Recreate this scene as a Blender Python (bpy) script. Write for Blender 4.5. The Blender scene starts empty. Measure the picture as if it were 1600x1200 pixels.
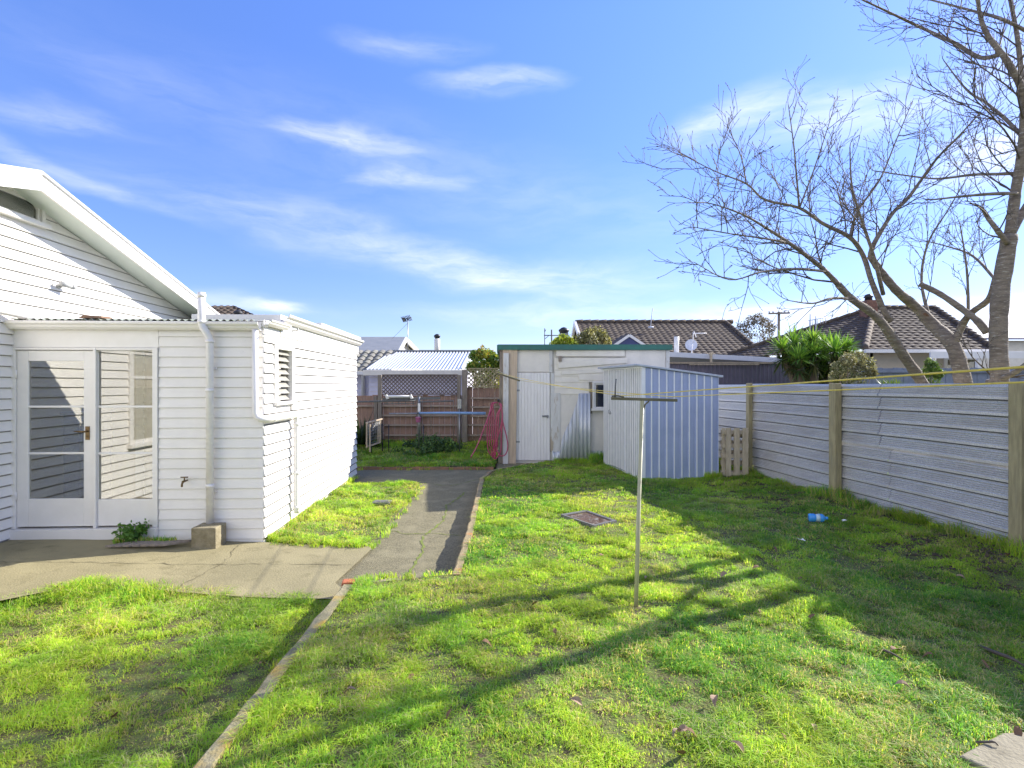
import bpy, bmesh, math, random
import numpy as np
from mathutils import Vector, Matrix
from mathutils.geometry import delaunay_2d_cdt

S = bpy.context.scene
COL = S.collection
random.seed(7)
rng = np.random.default_rng(11)
R = math.radians

# ------------------------------------------------------------------ camera, sky, sun, exposure
H = 1.70            # eye height above the lawn
F = 850.0           # focal length in pixels of a 1600 px wide frame
cam = bpy.data.cameras.new('camera')
cam.sensor_width = 36.0
cam.lens = 36.0 * F / 1600.0
cam.clip_start = 0.05
cam.clip_end = 2000
co = bpy.data.objects.new('camera', cam)
co.location = (0, 0, H)
co.rotation_euler = (R(90), 0, 0)
COL.objects.link(co)
S.camera = co

SUN = Vector((1.55, 0.77, 1.0)).normalized()
sun_el = math.asin(SUN.z)
sun_az = math.atan2(SUN.x, SUN.y)
sl = bpy.data.lights.new('sun', 'SUN')
sl.energy = 4.6
sl.angle = R(0.53)
sl.color = (1.0, 0.95, 0.86)
so = bpy.data.objects.new('sun', sl)
so.rotation_euler = SUN.to_track_quat('Z', 'Y').to_euler()
so.location = (20, 10, 20)
COL.objects.link(so)

S.view_settings.view_transform = 'Standard'
S.view_settings.look = 'None'
S.view_settings.exposure = 1.10
S.view_settings.gamma = 1.0
S.cycles.max_bounces = 8
S.cycles.transparent_max_bounces = 12

W = bpy.data.worlds.new('World')
S.world = W
W.use_nodes = True
wn, wl = W.node_tree.nodes, W.node_tree.links
wn.clear()


def wnode(t, **kw):
    n = wn.new(t)
    for k, v in kw.items():
        setattr(n, k, v)
    return n


def build_world():
    out = wnode('ShaderNodeOutputWorld')
    bg = wnode('ShaderNodeBackground')
    bg.inputs['Strength'].default_value = 0.15
    sky = wnode('ShaderNodeTexSky', sky_type='NISHITA', sun_disc=False)
    sky.sun_elevation = sun_el
    sky.sun_rotation = sun_az
    sky.air_density = 1.0
    sky.dust_density = 0.15
    sky.ozone_density = 2.6
    tint = wnode('ShaderNodeMix', data_type='RGBA', blend_type='MULTIPLY')
    tint.inputs['Factor'].default_value = 1.0
    tint.inputs['B'].default_value = (0.925, 0.885, 1.17, 1)
    wl.new(sky.outputs[0], tint.inputs['A'])
    hs = wnode('ShaderNodeHueSaturation')
    hs.inputs['Saturation'].default_value = 1.10
    hs.inputs['Value'].default_value = 1.0
    wl.new(tint.outputs['Result'], hs.inputs['Color'])
    tc = wnode('ShaderNodeTexCoord')
    sep = wnode('ShaderNodeSeparateXYZ')
    wl.new(tc.outputs['Generated'], sep.inputs[0])
    az = wnode('ShaderNodeMath', operation='ARCTAN2')
    wl.new(sep.outputs[0], az.inputs[0]); wl.new(sep.outputs[1], az.inputs[1])
    el = wnode('ShaderNodeMath', operation='ARCSINE')
    wl.new(sep.outputs[2], el.inputs[0])
    rampn = wnode('ShaderNodeMapRange')
    rampn.inputs['From Min'].default_value = R(8)
    rampn.inputs['From Max'].default_value = R(34)
    rampn.inputs['To Min'].default_value = 0.595
    rampn.inputs['To Max'].default_value = 0.90
    wl.new(el.outputs[0], rampn.inputs['Value'])
    vs_ = wnode('ShaderNodeVectorMath', operation='SCALE')
    wl.new(hs.outputs[0], vs_.inputs[0]); wl.new(rampn.outputs[0], vs_.inputs['Scale'])
    comb = wnode('ShaderNodeCombineXYZ')
    wl.new(az.outputs[0], comb.inputs[0]); wl.new(el.outputs[0], comb.inputs[1])
    # wispy distortion
    nm = wnode('ShaderNodeMapping')
    nm.inputs['Scale'].default_value = (3.0, 9.0, 1)
    nm.inputs['Rotation'].default_value = (0, 0, R(14))
    wl.new(comb.outputs[0], nm.inputs[0])
    nz = wnode('ShaderNodeTexNoise')
    nz.inputs['Scale'].default_value = 1.6
    nz.inputs['Detail'].default_value = 5
    wl.new(nm.outputs[0], nz.inputs['Vector'])
    sub = wnode('ShaderNodeVectorMath', operation='SUBTRACT')
    sub.inputs[1].default_value = (0.5, 0.5, 0.5)
    wl.new(nz.outputs['Color'], sub.inputs[0])
    mul = wnode('ShaderNodeVectorMath', operation='MULTIPLY')
    mul.inputs[1].default_value = (0.20, 0.06, 0)
    wl.new(sub.outputs[0], mul.inputs[0])
    pos = wnode('ShaderNodeVectorMath', operation='ADD')
    wl.new(comb.outputs[0], pos.inputs[0]); wl.new(mul.outputs[0], pos.inputs[1])
    blobs = [  # px, py, half width, half height (pixels of the 1600 frame), tilt, strength
        (770, 132, 115, 22, 2, .42), (545, 222, 125, 27, -2, .50), (628, 278, 105, 20, 3, .38),
        (1130, 195, 150, 38, 14, .40), (1310, 185, 240, 55, -6, .50), (80, 178, 170, 24, 4, .28),
        (120, 268, 240, 22, -18, .30), (400, 345, 300, 42, -13, .22), (690, 405, 330, 42, -14, .38),
        (880, 435, 240, 40, -3, .34), (650, 75, 130, 24, 2, .22), (1200, 492, 150, 28, 0, .95),
        (430, 486, 75, 14, 0, .8), (930, 492, 420, 30, 0, .35), (1560, 240, 170, 55, 5, .75),
        (220, 130, 260, 40, -8, .06), (900, 320, 560, 80, -14, .09), (500, 250, 600, 110, -10, .07), (1500, 490, 300, 26, 0, .55),
        (1700, 80, 260, 120, 0, .40), (-300, 300, 400, 80, -10, .35), (2100, 350, 500, 90, 0, .5), (300, 470, 300, 26, -3, .3),
    ]
    acc = None
    sky_blobs = []
    for (px, py, sx, sy, rot, st) in blobs:
        a = math.atan((px - 800) / F)
        e = math.atan((600 - py) / math.hypot(F, px - 800))
        k = math.cos(a)
        sky_blobs.append((a, e, sx / F * k * k, sy / F * k, rot, st * .82))
    # unseen cloud bank added behind the camera to brighten shaded faces
    sky_blobs += [(2.75, R(34), 1.1, .60, 0, 1.0), (-2.75, R(34), 1.1, .60, 0, 1.0), (-2.0, R(20), .7, .4, 0, .6), (2.1, R(22), .5, .35, 0, .5)]
    for (a, e, sx, sy, rot, st) in sky_blobs:
        m = wnode('ShaderNodeMapping', vector_type='TEXTURE')
        m.inputs['Location'].default_value = (a, e, 0)
        m.inputs['Rotation'].default_value = (0, 0, R(rot))
        m.inputs['Scale'].default_value = (sx, sy, 1)
        wl.new(pos.outputs[0], m.inputs[0])
        ln = wnode('ShaderNodeVectorMath', operation='LENGTH')
        wl.new(m.outputs[0], ln.inputs[0])
        mr = wnode('ShaderNodeMapRange', interpolation_type='SMOOTHSTEP')
        mr.inputs['From Min'].default_value = 1.15
        mr.inputs['From Max'].default_value = 0.0
        mr.inputs['To Min'].default_value = 0.0
        mr.inputs['To Max'].default_value = st
        wl.new(ln.outputs['Value'], mr.inputs['Value'])
        if acc is None:
            acc = mr.outputs[0]
        else:
            ad = wnode('ShaderNodeMath', operation='ADD')
            wl.new(acc, ad.inputs[0]); wl.new(mr.outputs[0], ad.inputs[1])
            acc = ad.outputs[0]
    # streaky texture inside the clouds
    nm2 = wnode('ShaderNodeMapping')
    nm2.inputs['Scale'].default_value = (5.0, 20.0, 1)
    nm2.inputs['Rotation'].default_value = (0, 0, R(10))
    wl.new(pos.outputs[0], nm2.inputs[0])
    n2 = wnode('ShaderNodeTexNoise')
    n2.inputs['Scale'].default_value = 1.5
    n2.inputs['Detail'].default_value = 6
    n2.inputs['Roughness'].default_value = 0.62
    wl.new(nm2.outputs[0], n2.inputs['Vector'])
    mr2 = wnode('ShaderNodeMapRange')
    mr2.inputs['From Min'].default_value = 0.33
    mr2.inputs['From Max'].default_value = 0.64
    mr2.inputs['To Min'].default_value = 0.24
    mr2.inputs['To Max'].default_value = 1.1
    wl.new(n2.outputs['Fac'], mr2.inputs['Value'])
    fm = wnode('ShaderNodeMath', operation='MULTIPLY', use_clamp=True)
    wl.new(acc, fm.inputs[0]); wl.new(mr2.outputs[0], fm.inputs[1])
    mix = wnode('ShaderNodeMix', data_type='RGBA')
    wl.new(fm.outputs[0], mix.inputs['Factor'])
    wl.new(vs_.outputs[0], mix.inputs['A'])
    mix.inputs['B'].default_value = (4.7, 4.7, 4.8, 1)
    wl.new(mix.outputs['Result'], bg.inputs['Color'])
    wl.new(bg.outputs[0], out.inputs['Surface'])


build_world()

# ------------------------------------------------------------------ coordinate helpers
def gp(px, py, z=0.0):
    """ground point seen at a pixel of the photo"""
    Y = (H - z) * F / (py - 600.0)
    return Vector(((px - 800) / F * Y, Y, z))


def at(px, py, Y):
    return Vector(((px - 800) / F * Y, Y, H - (py - 600) / F * Y))


TH = math.atan(42.0 / F)
HU = Vector((-math.sin(TH), math.cos(TH), 0))       # along the house side wall, away from the camera
HV = Vector((math.cos(TH), math.sin(TH), 0))        # out of the house side wall


def hp(u, v, z):
    return HU * u + HV * v + Vector((0, 0, z))


def u_on(px, v):
    k = (px - 800) / F
    # (u*HU.x+v*HV.x) = k (u*HU.y+v*HV.y)
    return v * (HV.x - k * HV.y) / (k * HU.y - HU.x)


def v_on(px, u):
    k = (px - 800) / F
    return u * (k * HU.y - HU.x) / (HV.x - k * HV.y)


def z_on(py, u, v):
    Y = u * HU.y + v * HV.y
    return H - (py - 600) / F * Y


# ------------------------------------------------------------------ mesh building
FR = {}


def frame_of(o):
    return FR[o.name]


class MB:
    def __init__(self):
        self.v = []
        self.f = []
        self.m = []
        self.slot = 0
        self.sm = []
        self.smooth = False

    def add(self, vs, fs):
        b = len(self.v)
        self.v.extend(tuple(p) for p in vs)
        for f in fs:
            self.f.append(tuple(i + b for i in f))
            self.m.append(self.slot)
            self.sm.append(self.smooth)

    def quad(self, a, b, c, d):
        self.add([a, b, c, d], [(0, 1, 2, 3)])

    def hexa(self, p):
        """eight corners: bottom ring 0-3, top ring 4-7"""
        self.add(p, [(3, 2, 1, 0), (4, 5, 6, 7), (0, 1, 5, 4), (1, 2, 6, 5), (2, 3, 7, 6), (3, 0, 4, 7)])

    def obox(self, o, a, b, c):
        o, a, b, c = map(Vector, (o, a, b, c))
        self.hexa([o, o + a, o + a + b, o + b, o + c, o + a + c, o + a + b + c, o + b + c])

    def box(self, x0, y0, z0, x1, y1, z1):
        self.obox((x0, y0, z0), (x1 - x0, 0, 0), (0, y1 - y0, 0), (0, 0, z1 - z0))

    def hbox(self, u0, u1, v0, v1, z0, z1):
        self.obox(hp(u0, v0, z0), HV * (v1 - v0), HU * (u1 - u0), (0, 0, z1 - z0))

    def bar(self, p, q, w, h, up=(0, 0, 1)):
        p, q = Vector(p), Vector(q)
        d = (q - p).normalized()
        up = Vector(up)
        if abs(d.dot(up)) > .98:
            up = Vector((0, 1, 0))
        s = d.cross(up).normalized()
        t = s.cross(d).normalized()
        self.obox(p - s * w / 2 - t * h / 2, s * w, q - p, t * h)

    def prism(self, pts, d):
        """closed polygon extruded along d"""
        n = len(pts)
        d = Vector(d)
        pts = [Vector(p) for p in pts]
        self.add(pts + [p + d for p in pts],
                 [tuple(range(n))[::-1], tuple(range(n, 2 * n))] + [(i, (i + 1) % n, (i + 1) % n + n, i + n) for i in range(n)])

    def tube(self, pts, rad, n=8, cap=True):
        pts = [Vector(p) for p in pts]
        if not hasattr(rad, '__len__'):
            rad = [rad] * len(pts)
        ref = None
        vs, fs = [], []
        for i, p in enumerate(pts):
            a = pts[max(i - 1, 0)]
            b = pts[min(i + 1, len(pts) - 1)]
            d = (b - a)
            d = d.normalized() if d.length > 1e-9 else Vector((0, 0, 1))
            if ref is None:
                ref = Vector((1, 0, 0)) if abs(d.x) < .8 else Vector((0, 1, 0))
            s = ref - d * ref.dot(d)
            if s.length < 1e-6:
                s = d.orthogonal()
            s.normalize()
            ref = s
            t = d.cross(s)
            for k in range(n):
                an = 2 * math.pi * k / n
                vs.append(p + s * (math.cos(an) * rad[i]) + t * (math.sin(an) * rad[i]))
            if i:
                o = (i - 1) * n
                for k in range(n):
                    k2 = (k + 1) % n
                    fs.append((o + k, o + k2, o + n + k2, o + n + k))
        if cap:
            fs.append(tuple(range(n))[::-1])
            o = (len(pts) - 1) * n
            fs.append(tuple(range(o, o + n)))
        sm = self.smooth
        self.smooth = True
        self.add(vs, fs)
        self.smooth = sm

    def lathe(self, c, prof, n=16, axis=None):
        """profile (r, h) turned about an axis through c"""
        c = Vector(c)
        ax = Vector(axis or (0, 0, 1)).normalized()
        s = ax.orthogonal().normalized()
        t = ax.cross(s)
        vs, fs = [], []
        for i, (r, h) in enumerate(prof):
            for k in range(n):
                an = 2 * math.pi * k / n
                vs.append(c + ax * h + s * (math.cos(an) * r) + t * (math.sin(an) * r))
            if i:
                o = (i - 1) * n
                for k in range(n):
                    k2 = (k + 1) % n
                    fs.append((o + k, o + k2, o + n + k2, o + n + k))
        fs.append(tuple(range(n))[::-1])
        o = (len(prof) - 1) * n
        fs.append(tuple(range(o, o + n)))
        sm = self.smooth
        self.smooth = True
        self.add(vs, fs)
        self.smooth = sm

    def build(self, name, mat, parent=None, bevel=0.0, label=None, kind=None):
        me = bpy.data.meshes.new(name)
        o = bpy.data.objects.new(name, me)
        COL.objects.link(o)
        if parent is not None:
            fr = frame_of(parent)
            o.parent = parent
            FR[o.name] = fr
            inv = fr.inverted()
            vs = [tuple(inv @ Vector(p)) for p in self.v]
        else:
            FR[o.name] = Matrix.Identity(4)
            vs = self.v
        me.from_pydata(vs, [], self.f)
        mats = mat if isinstance(mat, (list, tuple)) else [mat]
        for m in mats:
            me.materials.append(m)
        me.polygons.foreach_set('material_index', self.m)
        me.polygons.foreach_set('use_smooth', self.sm)
        me.update()
        bm = bmesh.new()
        bm.from_mesh(me)
        bmesh.ops.recalc_face_normals(bm, faces=bm.faces)
        bm.to_mesh(me)
        bm.free()
        if bevel:
            b = o.modifiers.new('bevel', 'BEVEL')
            b.width = bevel
            b.segments = 2
            b.limit_method = 'ANGLE'
            b.angle_limit = R(40)
        if label:
            o['label'] = label
        if kind:
            o['kind'] = kind
        return o


def tag(o, label, cat, group=None):
    o['label'] = label
    o['category'] = cat
    if group:
        o['group'] = group
    return o


def thing(name, loc, label, cat, group=None):
    o = bpy.data.objects.new(name, None)
    o.empty_display_size = 0.2
    o.location = loc
    COL.objects.link(o)
    FR[o.name] = Matrix.Translation(Vector(loc))
    return tag(o, label, cat, group)


def solo(mb, name, mat, loc, label, cat, group=None, bevel=0.0):
    """a thing that is one mesh, its origin at its base"""
    loc = Vector(loc)
    mb.v = [tuple(Vector(p) - loc) for p in mb.v]
    o = mb.build(name, mat, None, bevel)
    o.location = loc
    FR[o.name] = Matrix.Translation(loc)
    return tag(o, label, cat, group)


def structure(mb, name, mat):
    return mb.build(name, mat, None, kind='structure')


def copy_thing(root, loc, label=None):
    c = root.copy()
    COL.objects.link(c)
    c.location = loc
    if label:
        c['label'] = label
    for ch in list(root.children):
        k = ch.copy()
        COL.objects.link(k)
        k.parent = c
        for g in ch.children:
            j = g.copy()
            COL.objects.link(j)
            j.parent = k
    return c


# ------------------------------------------------------------------ materials
def nodes_of(m):
    m.use_nodes = True
    return m.node_tree.nodes, m.node_tree.links


def mat(name, c1, c2=None, scale=4.0, rough=0.7, bump=0.0, bscale=None, metal=0.0, c3=None, s3=20.0, t3=(.58, .68),
        stretch=(1, 1, 1), spec=0.5, lo=.35, hi=.65, detail=5):
    m = bpy.data.materials.new(name)
    n, l = nodes_of(m)
    b = n['Principled BSDF']
    b.inputs['Roughness'].default_value = rough
    b.inputs['Metallic'].default_value = metal
    b.inputs['Specular IOR Level'].default_value = spec
    tc = n.new('ShaderNodeTexCoord')
    mp = n.new('ShaderNodeMapping')
    mp.inputs['Scale'].default_value = stretch
    l.new(tc.outputs['Object'], mp.inputs[0])
    if c2 is None:
        b.inputs['Base Color'].default_value = (*c1, 1)
    else:
        nz = n.new('ShaderNodeTexNoise')
        nz.inputs['Scale'].default_value = scale
        nz.inputs['Detail'].default_value = detail
        nz.inputs['Roughness'].default_value = .6
        l.new(mp.outputs[0], nz.inputs['Vector'])
        mr = n.new('ShaderNodeMapRange')
        mr.inputs['From Min'].default_value = lo
        mr.inputs['From Max'].default_value = hi
        l.new(nz.outputs['Fac'], mr.inputs['Value'])
        mx = n.new('ShaderNodeMix')
        mx.data_type = 'RGBA'
        mx.inputs['A'].default_value = (*c1, 1)
        mx.inputs['B'].default_value = (*c2, 1)
        l.new(mr.outputs[0], mx.inputs['Factor'])
        last = mx.outputs['Result']
        if c3 is not None:
            n3 = n.new('ShaderNodeTexNoise')
            n3.inputs['Scale'].default_value = s3
            n3.inputs['Detail'].default_value = 6
            n3.inputs['Roughness'].default_value = .65
            l.new(mp.outputs[0], n3.inputs['Vector'])
            r3 = n.new('ShaderNodeMapRange')
            r3.inputs['From Min'].default_value = t3[0]
            r3.inputs['From Max'].default_value = t3[1]
            l.new(n3.outputs['Fac'], r3.inputs['Value'])
            m3 = n.new('ShaderNodeMix')
            m3.data_type = 'RGBA'
            m3.inputs['B'].default_value = (*c3, 1)
            l.new(r3.outputs[0], m3.inputs['Factor'])
            l.new(last, m3.inputs['A'])
            last = m3.outputs['Result']
        l.new(last, b.inputs['Base Color'])
    if bump:
        nb = n.new('ShaderNodeTexNoise')
        nb.inputs['Scale'].default_value = bscale or scale * 4
        nb.inputs['Detail'].default_value = 6
        l.new(mp.outputs[0], nb.inputs['Vector'])
        bp = n.new('ShaderNodeBump')
        bp.inputs['Strength'].default_value = min(1.0, bump)
        bp.inputs['Distance'].default_value = 0.02
        l.new(nb.outputs['Fac'], bp.inputs['Height'])
        l.new(bp.outputs[0], b.inputs['Normal'])
    return m


def foliage_mat(name, trans=0.35, rough=0.5, spec=0.35, up=0.0, glow=1.25):
    """leaf colour from the mesh attribute, part of the light passing through"""
    m = bpy.data.materials.new(name)
    n, l = nodes_of(m)
    b = n['Principled BSDF']
    b.inputs['Roughness'].default_value = rough
    b.inputs['Specular IOR Level'].default_value = spec
    at_ = n.new('ShaderNodeAttribute')
    at_.attribute_name = 'tone'
    l.new(at_.outputs['Color'], b.inputs['Base Color'])
    tr = n.new('ShaderNodeBsdfTranslucent')
    g = n.new('ShaderNodeMix')
    g.data_type = 'RGBA'
    g.blend_type = 'MULTIPLY'
    g.inputs['Factor'].default_value = 1
    g.inputs['B'].default_value = (glow, glow * .95, glow * .55, 1)
    l.new(at_.outputs['Color'], g.inputs['A'])
    l.new(g.outputs['Result'], tr.inputs['Color'])
    if up:
        ge = n.new('ShaderNodeNewGeometry')
        mx = n.new('ShaderNodeMix')
        mx.data_type = 'VECTOR'
        mx.inputs['Factor'].default_value = up
        mx.inputs['B'].default_value = (0, 0, 1)
        l.new(ge.outputs['Normal'], mx.inputs['A'])
        nn = n.new('ShaderNodeVectorMath')
        nn.operation = 'NORMALIZE'
        l.new(mx.outputs[1], nn.inputs[0])
        l.new(nn.outputs[0], b.inputs['Normal'])
    ms = n.new('ShaderNodeMixShader')
    ms.inputs[0].default_value = trans
    l.new(b.outputs[0], ms.inputs[1])
    l.new(tr.outputs[0], ms.inputs[2])
    l.new(ms.outputs[0], n['Material Output'].inputs['Surface'])
    return m


def glass_mat(name, base=.16, k=3.0, tint=(.75, .76, .72)):
    m = bpy.data.materials.new(name)
    n, l = nodes_of(m)
    n.remove(n['Principled BSDF'])
    fr = n.new('ShaderNodeFresnel')
    fr.inputs['IOR'].default_value = 1.5
    ma = n.new('ShaderNodeMath')
    ma.operation = 'MULTIPLY_ADD'
    ma.use_clamp = True
    ma.inputs[1].default_value = k
    ma.inputs[2].default_value = base
    l.new(fr.outputs[0], ma.inputs[0])
    t = n.new('ShaderNodeBsdfTransparent')
    t.inputs[0].default_value = (*tint, 1)
    g = n.new('ShaderNodeBsdfGlossy')
    g.inputs['Roughness'].default_value = 0.012
    g.inputs['Color'].default_value = (.95, .95, .92, 1)
    ms = n.new('ShaderNodeMixShader')
    l.new(ma.outputs[0], ms.inputs[0])
    l.new(t.outputs[0], ms.inputs[1])
    l.new(g.outputs[0], ms.inputs[2])
    l.new(ms.outputs[0], n['Material Output'].inputs['Surface'])
    return m


M = {}
M['white'] = mat('white_paint', (.83, .80, .75), (.78, .75, .705), 3.0, .45, .04, 30, c3=(.60, .60, .56), s3=9, t3=(.66, .85))
M['trim'] = mat('white_trim_paint', (.82, .79, .745), (.78, .75, .70), 5, .38, .02, 20)
M['lapmid'] = mat('grey_lap_shade', (.27, .25, .23), (.34, .32, .29), 4, .75)
M['lapline'] = mat('soft_lap_shade', (.50, .48, .45), (.58, .56, .53), 4, .7)
M['greycam'] = mat('pale_grey_camera', (.42, .42, .41), (.38, .38, .37), 9, .5)
M['louvre'] = mat('louvre_glass', (.40, .385, .34), (.33, .32, .28), 9, .35)
M['lap_shade'] = mat('dark_lap_shade', (.12, .11, .10), (.18, .165, .15), 4, .8)  # dark colour for the shadow line under each board lap
M['lattice'] = mat('dark_lattice_timber', (.17, .13, .11), (.12, .09, .075), 8, .85)
M['soffit'] = mat('pale_soffit_paint', (.74, .78, .72), (.70, .75, .69), 3, .5)
M['pvc'] = mat('white_pipe_paint', (.82, .79, .76), (.78, .75, .72), 6, .3)
M['zinc'] = mat('zinc_roofing', (.50, .53, .53), (.40, .43, .42), 5, .42, .03, 40, metal=.35, c3=(.25, .23, .18), s3=8, t3=(.62, .8))
M['oldzinc'] = mat('mossy_zinc_roofing', (.20, .23, .18), (.30, .32, .28), 8, .7, .2, 40, c3=(.10, .11, .06), s3=14, t3=(.5, .65))
M['silver'] = mat('bright_zinc_roofing', (.62, .64, .66), (.56, .58, .60), 4, .38, 0, metal=.3)
M['concrete'] = mat('patio_concrete', (.29, .25, .135), (.22, .19, .10), 1.6, .9, .35, 60, c3=(.17, .145, .07), s3=5, t3=(.54, .74))
M['asphalt'] = mat('path_asphalt', (.28, .245, .14), (.11, .10, .06), 70, .95, .8, 120, c3=(.28, .25, .15), s3=3, t3=(.48, .72))
M['crack'] = mat('dirty_joint', (.10, .085, .05), (.15, .13, .07), 9, .95)
M['moss'] = mat('moss_crack', (.20, .24, .04), (.12, .15, .03), 20, .95, .5, 60)
M['orangebrick'] = mat('worn_orange_brick', (.50, .15, .06), (.36, .12, .06), 14, .9, .4, 60)
M['kerb'] = mat('mossy_kerb_concrete', (.34, .29, .17), (.22, .20, .11), 6, .95, .5, 70, c3=(.37, .25, .05), s3=4, t3=(.52, .68))
M['rustkerb'] = mat('rust_stained_kerb', (.36, .28, .15), (.24, .19, .10), 6, .95, .5, 70, c3=(.40, .19, .06), s3=5, t3=(.56, .72))
M['brick'] = mat('red_edging', (.27, .15, .085), (.17, .11, .07), 9, .9, .4, 60)
M['soil'] = mat('lawn_soil', (.13, .115, .03), (.14, .20, .035), 9, .95, .9, 60, c3=(.075, .055, .028), s3=13, t3=(.50, .62))
M['earth'] = mat('far_ground', (.07, .085, .035), (.10, .09, .06), .3, .95)
M['block'] = mat('weathered_block', (.30, .26, .17), (.20, .17, .10), 12, .95, .6, 60)
M['galv'] = mat('spangled_galvanised_iron', (.65, .63, .60), (.42, .405, .385), 95, .42, .05, 60, metal=.24, c3=(.47, .44, .405), s3=2.6, t3=(.46, .72), stretch=(.8, .8, 1.7), lo=.36, hi=.64, detail=2)
M['groove'] = mat('iron_groove_shade', (.10, .10, .11), (.16, .155, .15), 12, .9)  # dark colour standing for the shade inside the fence folds
M['galvlight'] = mat('cream_galvanised_iron', (.66, .64, .58), (.56, .55, .50), 40, .5, .05, 60, metal=.1)
M['post'] = mat('treated_pine_post', (.42, .35, .19), (.28, .235, .125), 9, .85, .35, 40, c3=(.30, .27, .17), s3=5, t3=(.55, .7), stretch=(4, 4, .5))
M['brown'] = mat('brown_fence_timber', (.38, .235, .17), (.28, .175, .13), 8, .85, .3, 40, c3=(.38, .27, .21), s3=3, t3=(.55, .75), stretch=(3, 3, .6))
M['rail'] = mat('weathered_rail_timber', (.44, .34, .27), (.32, .25, .19), 8, .85, .3, 40, stretch=(.6, 3, 3))
M['grey_timber'] = mat('grey_weathered_timber', (.30, .25, .20), (.20, .165, .13), 8, .85, .3, 40, stretch=(3, 3, .5))
M['pallet'] = mat('pallet_timber', (.56, .47, .34), (.42, .34, .23), 8, .8, .25, 40, c3=(.22, .17, .11), s3=9, t3=(.60, .72), stretch=(3, 3, .6))
M['plank'] = mat('bare_beige_plank', (.62, .49, .35), (.48, .37, .26), 6, .8, .2, 40, stretch=(4, 4, .4))
M['flaking'] = mat('flaking_white_plank', (.66, .65, .62), (.56, .55, .52), 7, .7, .2, 30, c3=(.42, .35, .26), s3=3, t3=(.54, .62), stretch=(2.5, 2.5, .6))
M['door_boards'] = mat('old_white_door_paint', (.84, .81, .77), (.76, .73, .70), 5, .6, .08, 30, c3=(.45, .44, .42), s3=12, t3=(.66, .78), stretch=(4, 4, .6))
M['fibro'] = mat('grey_fibre_sheet', (.78, .73, .65), (.68, .64, .57), 2.5, .75, .05, 30, c3=(.56, .52, .46), s3=6, t3=(.60, .8))
M['cream'] = mat('cream_boards', (.80, .75, .65), (.72, .67, .58), 5, .65, .08, 30)
M['green'] = mat('green_flashing', (.035, .17, .13), (.04, .135, .11), 6, .45)
M['shed_pan'] = mat('blue_grey_shed_steel', (.42, .48, .68), (.37, .43, .62), 3, .38, .02, 8, metal=.25)
M['shed_rib'] = mat('pale_shed_rib_steel', (.86, .87, .87), (.80, .81, .82), 6, .35, metal=.1)
M['shed_door'] = mat('pale_shed_door_steel', (.88, .86, .82), (.82, .80, .77), 6, .4, .02, 20, c3=(.48, .46, .42), s3=14, t3=(.66, .78))
M['shed_groove'] = mat('shed_groove_shade', (.58, .575, .56), (.50, .495, .48), 6, .6)  # greyer colour standing for shade in the door flutes
M['shed_roof'] = mat('shed_roof_steel', (.50, .54, .60), (.42, .46, .52), 5, .4, metal=.3)
M['tile'] = mat('brown_concrete_tile', (.105, .076, .053), (.068, .050, .037), 3, .85, .2, 20, c3=(.15, .115, .075), s3=2.2, t3=(.50, .72))
M['tile_grey'] = mat('grey_concrete_tile', (.26, .24, .20), (.17, .165, .145), 4, .85, .2, 20, c3=(.33, .33, .24), s3=5, t3=(.5, .7))
M['slate'] = mat('grey_roof_iron', (.25, .255, .26), (.20, .21, .215), 3, .6)
M['blue_roof'] = mat('violet_blue_roof_iron', (.075, .085, .23), (.06, .07, .19), 3, .45)
M['blue_gable'] = mat('blue_painted_gable', (.06, .075, .19), (.05, .065, .16), 4, .6)
M['darkwall'] = mat('dark_ribbed_steel', (.11, .10, .15), (.085, .08, .12), 3, .5)
M['lilac'] = mat('pale_lilac_boards', (.64, .62, .72), (.58, .56, .66), 4, .6)
M['housecream'] = mat('cream_house_wall', (.58, .50, .38), (.52, .45, .34), 3, .75)
M['greyfence'] = mat('blue_grey_fence_boards', (.22, .25, .32), (.17, .19, .25), 6, .8)
M['redbrick'] = mat('chimney_brick', (.26, .13, .085), (.16, .085, .06), 9, .9, .3, 30)
M['black'] = mat('black_metal', (.02, .02, .022), (.03, .03, .03), 9, .5)
M['steel'] = mat('dull_steel', (.38, .38, .38), (.28, .28, .28), 12, .4, metal=.8)
M['brass'] = mat('tarnished_brass', (.22, .15, .07), (.14, .09, .04), 20, .4, metal=.7)
M['polepaint'] = mat('cream_pole_paint', (.48, .45, .27), (.36, .34, .19), 9, .45, .05, 30, c3=(.22, .14, .07), s3=12, t3=(.62, .72), stretch=(2, 2, .5))
M['armtimber'] = mat('grey_green_arm', (.17, .15, .085), (.11, .10, .06), 9, .8, .2, 40)
M['cord'] = mat('yellow_cord', (.70, .55, .09), (.58, .44, .08), 30, .5)
M['oldcord'] = mat('faded_cord', (.60, .55, .36), (.50, .45, .28), 30, .6)
M['hose'] = mat('pink_hose', (.44, .07, .14), (.36, .05, .105), 6, .4)
M['pink'] = mat('pink_plastic', (.50, .16, .30), (.44, .13, .26), 6, .4)
M['bluepole'] = mat('light_blue_pole', (.26, .42, .68), (.22, .36, .60), 6, .4)
M['bottle'] = mat('blue_plastic', (.05, .30, .72), (.07, .36, .78), 8, .25)
M['bottle_label'] = mat('pale_label', (.55, .68, .70), (.40, .55, .60), 20, .5)
M['bark'] = mat('cherry_bark', (.33, .265, .195), (.18, .14, .105), 4, .8, 1.0, 16, c3=(.50, .45, .375), s3=9, t3=(.57, .66), stretch=(1.6, 1.6, 8), lo=.35, hi=.65)
M['twig'] = mat('dark_twigs', (.135, .105, .075), (.085, .066, .05), 6, .8)
M['cutwood'] = mat('sawn_wood', (.42, .30, .19), (.34, .23, .14), 12, .8)
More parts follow.
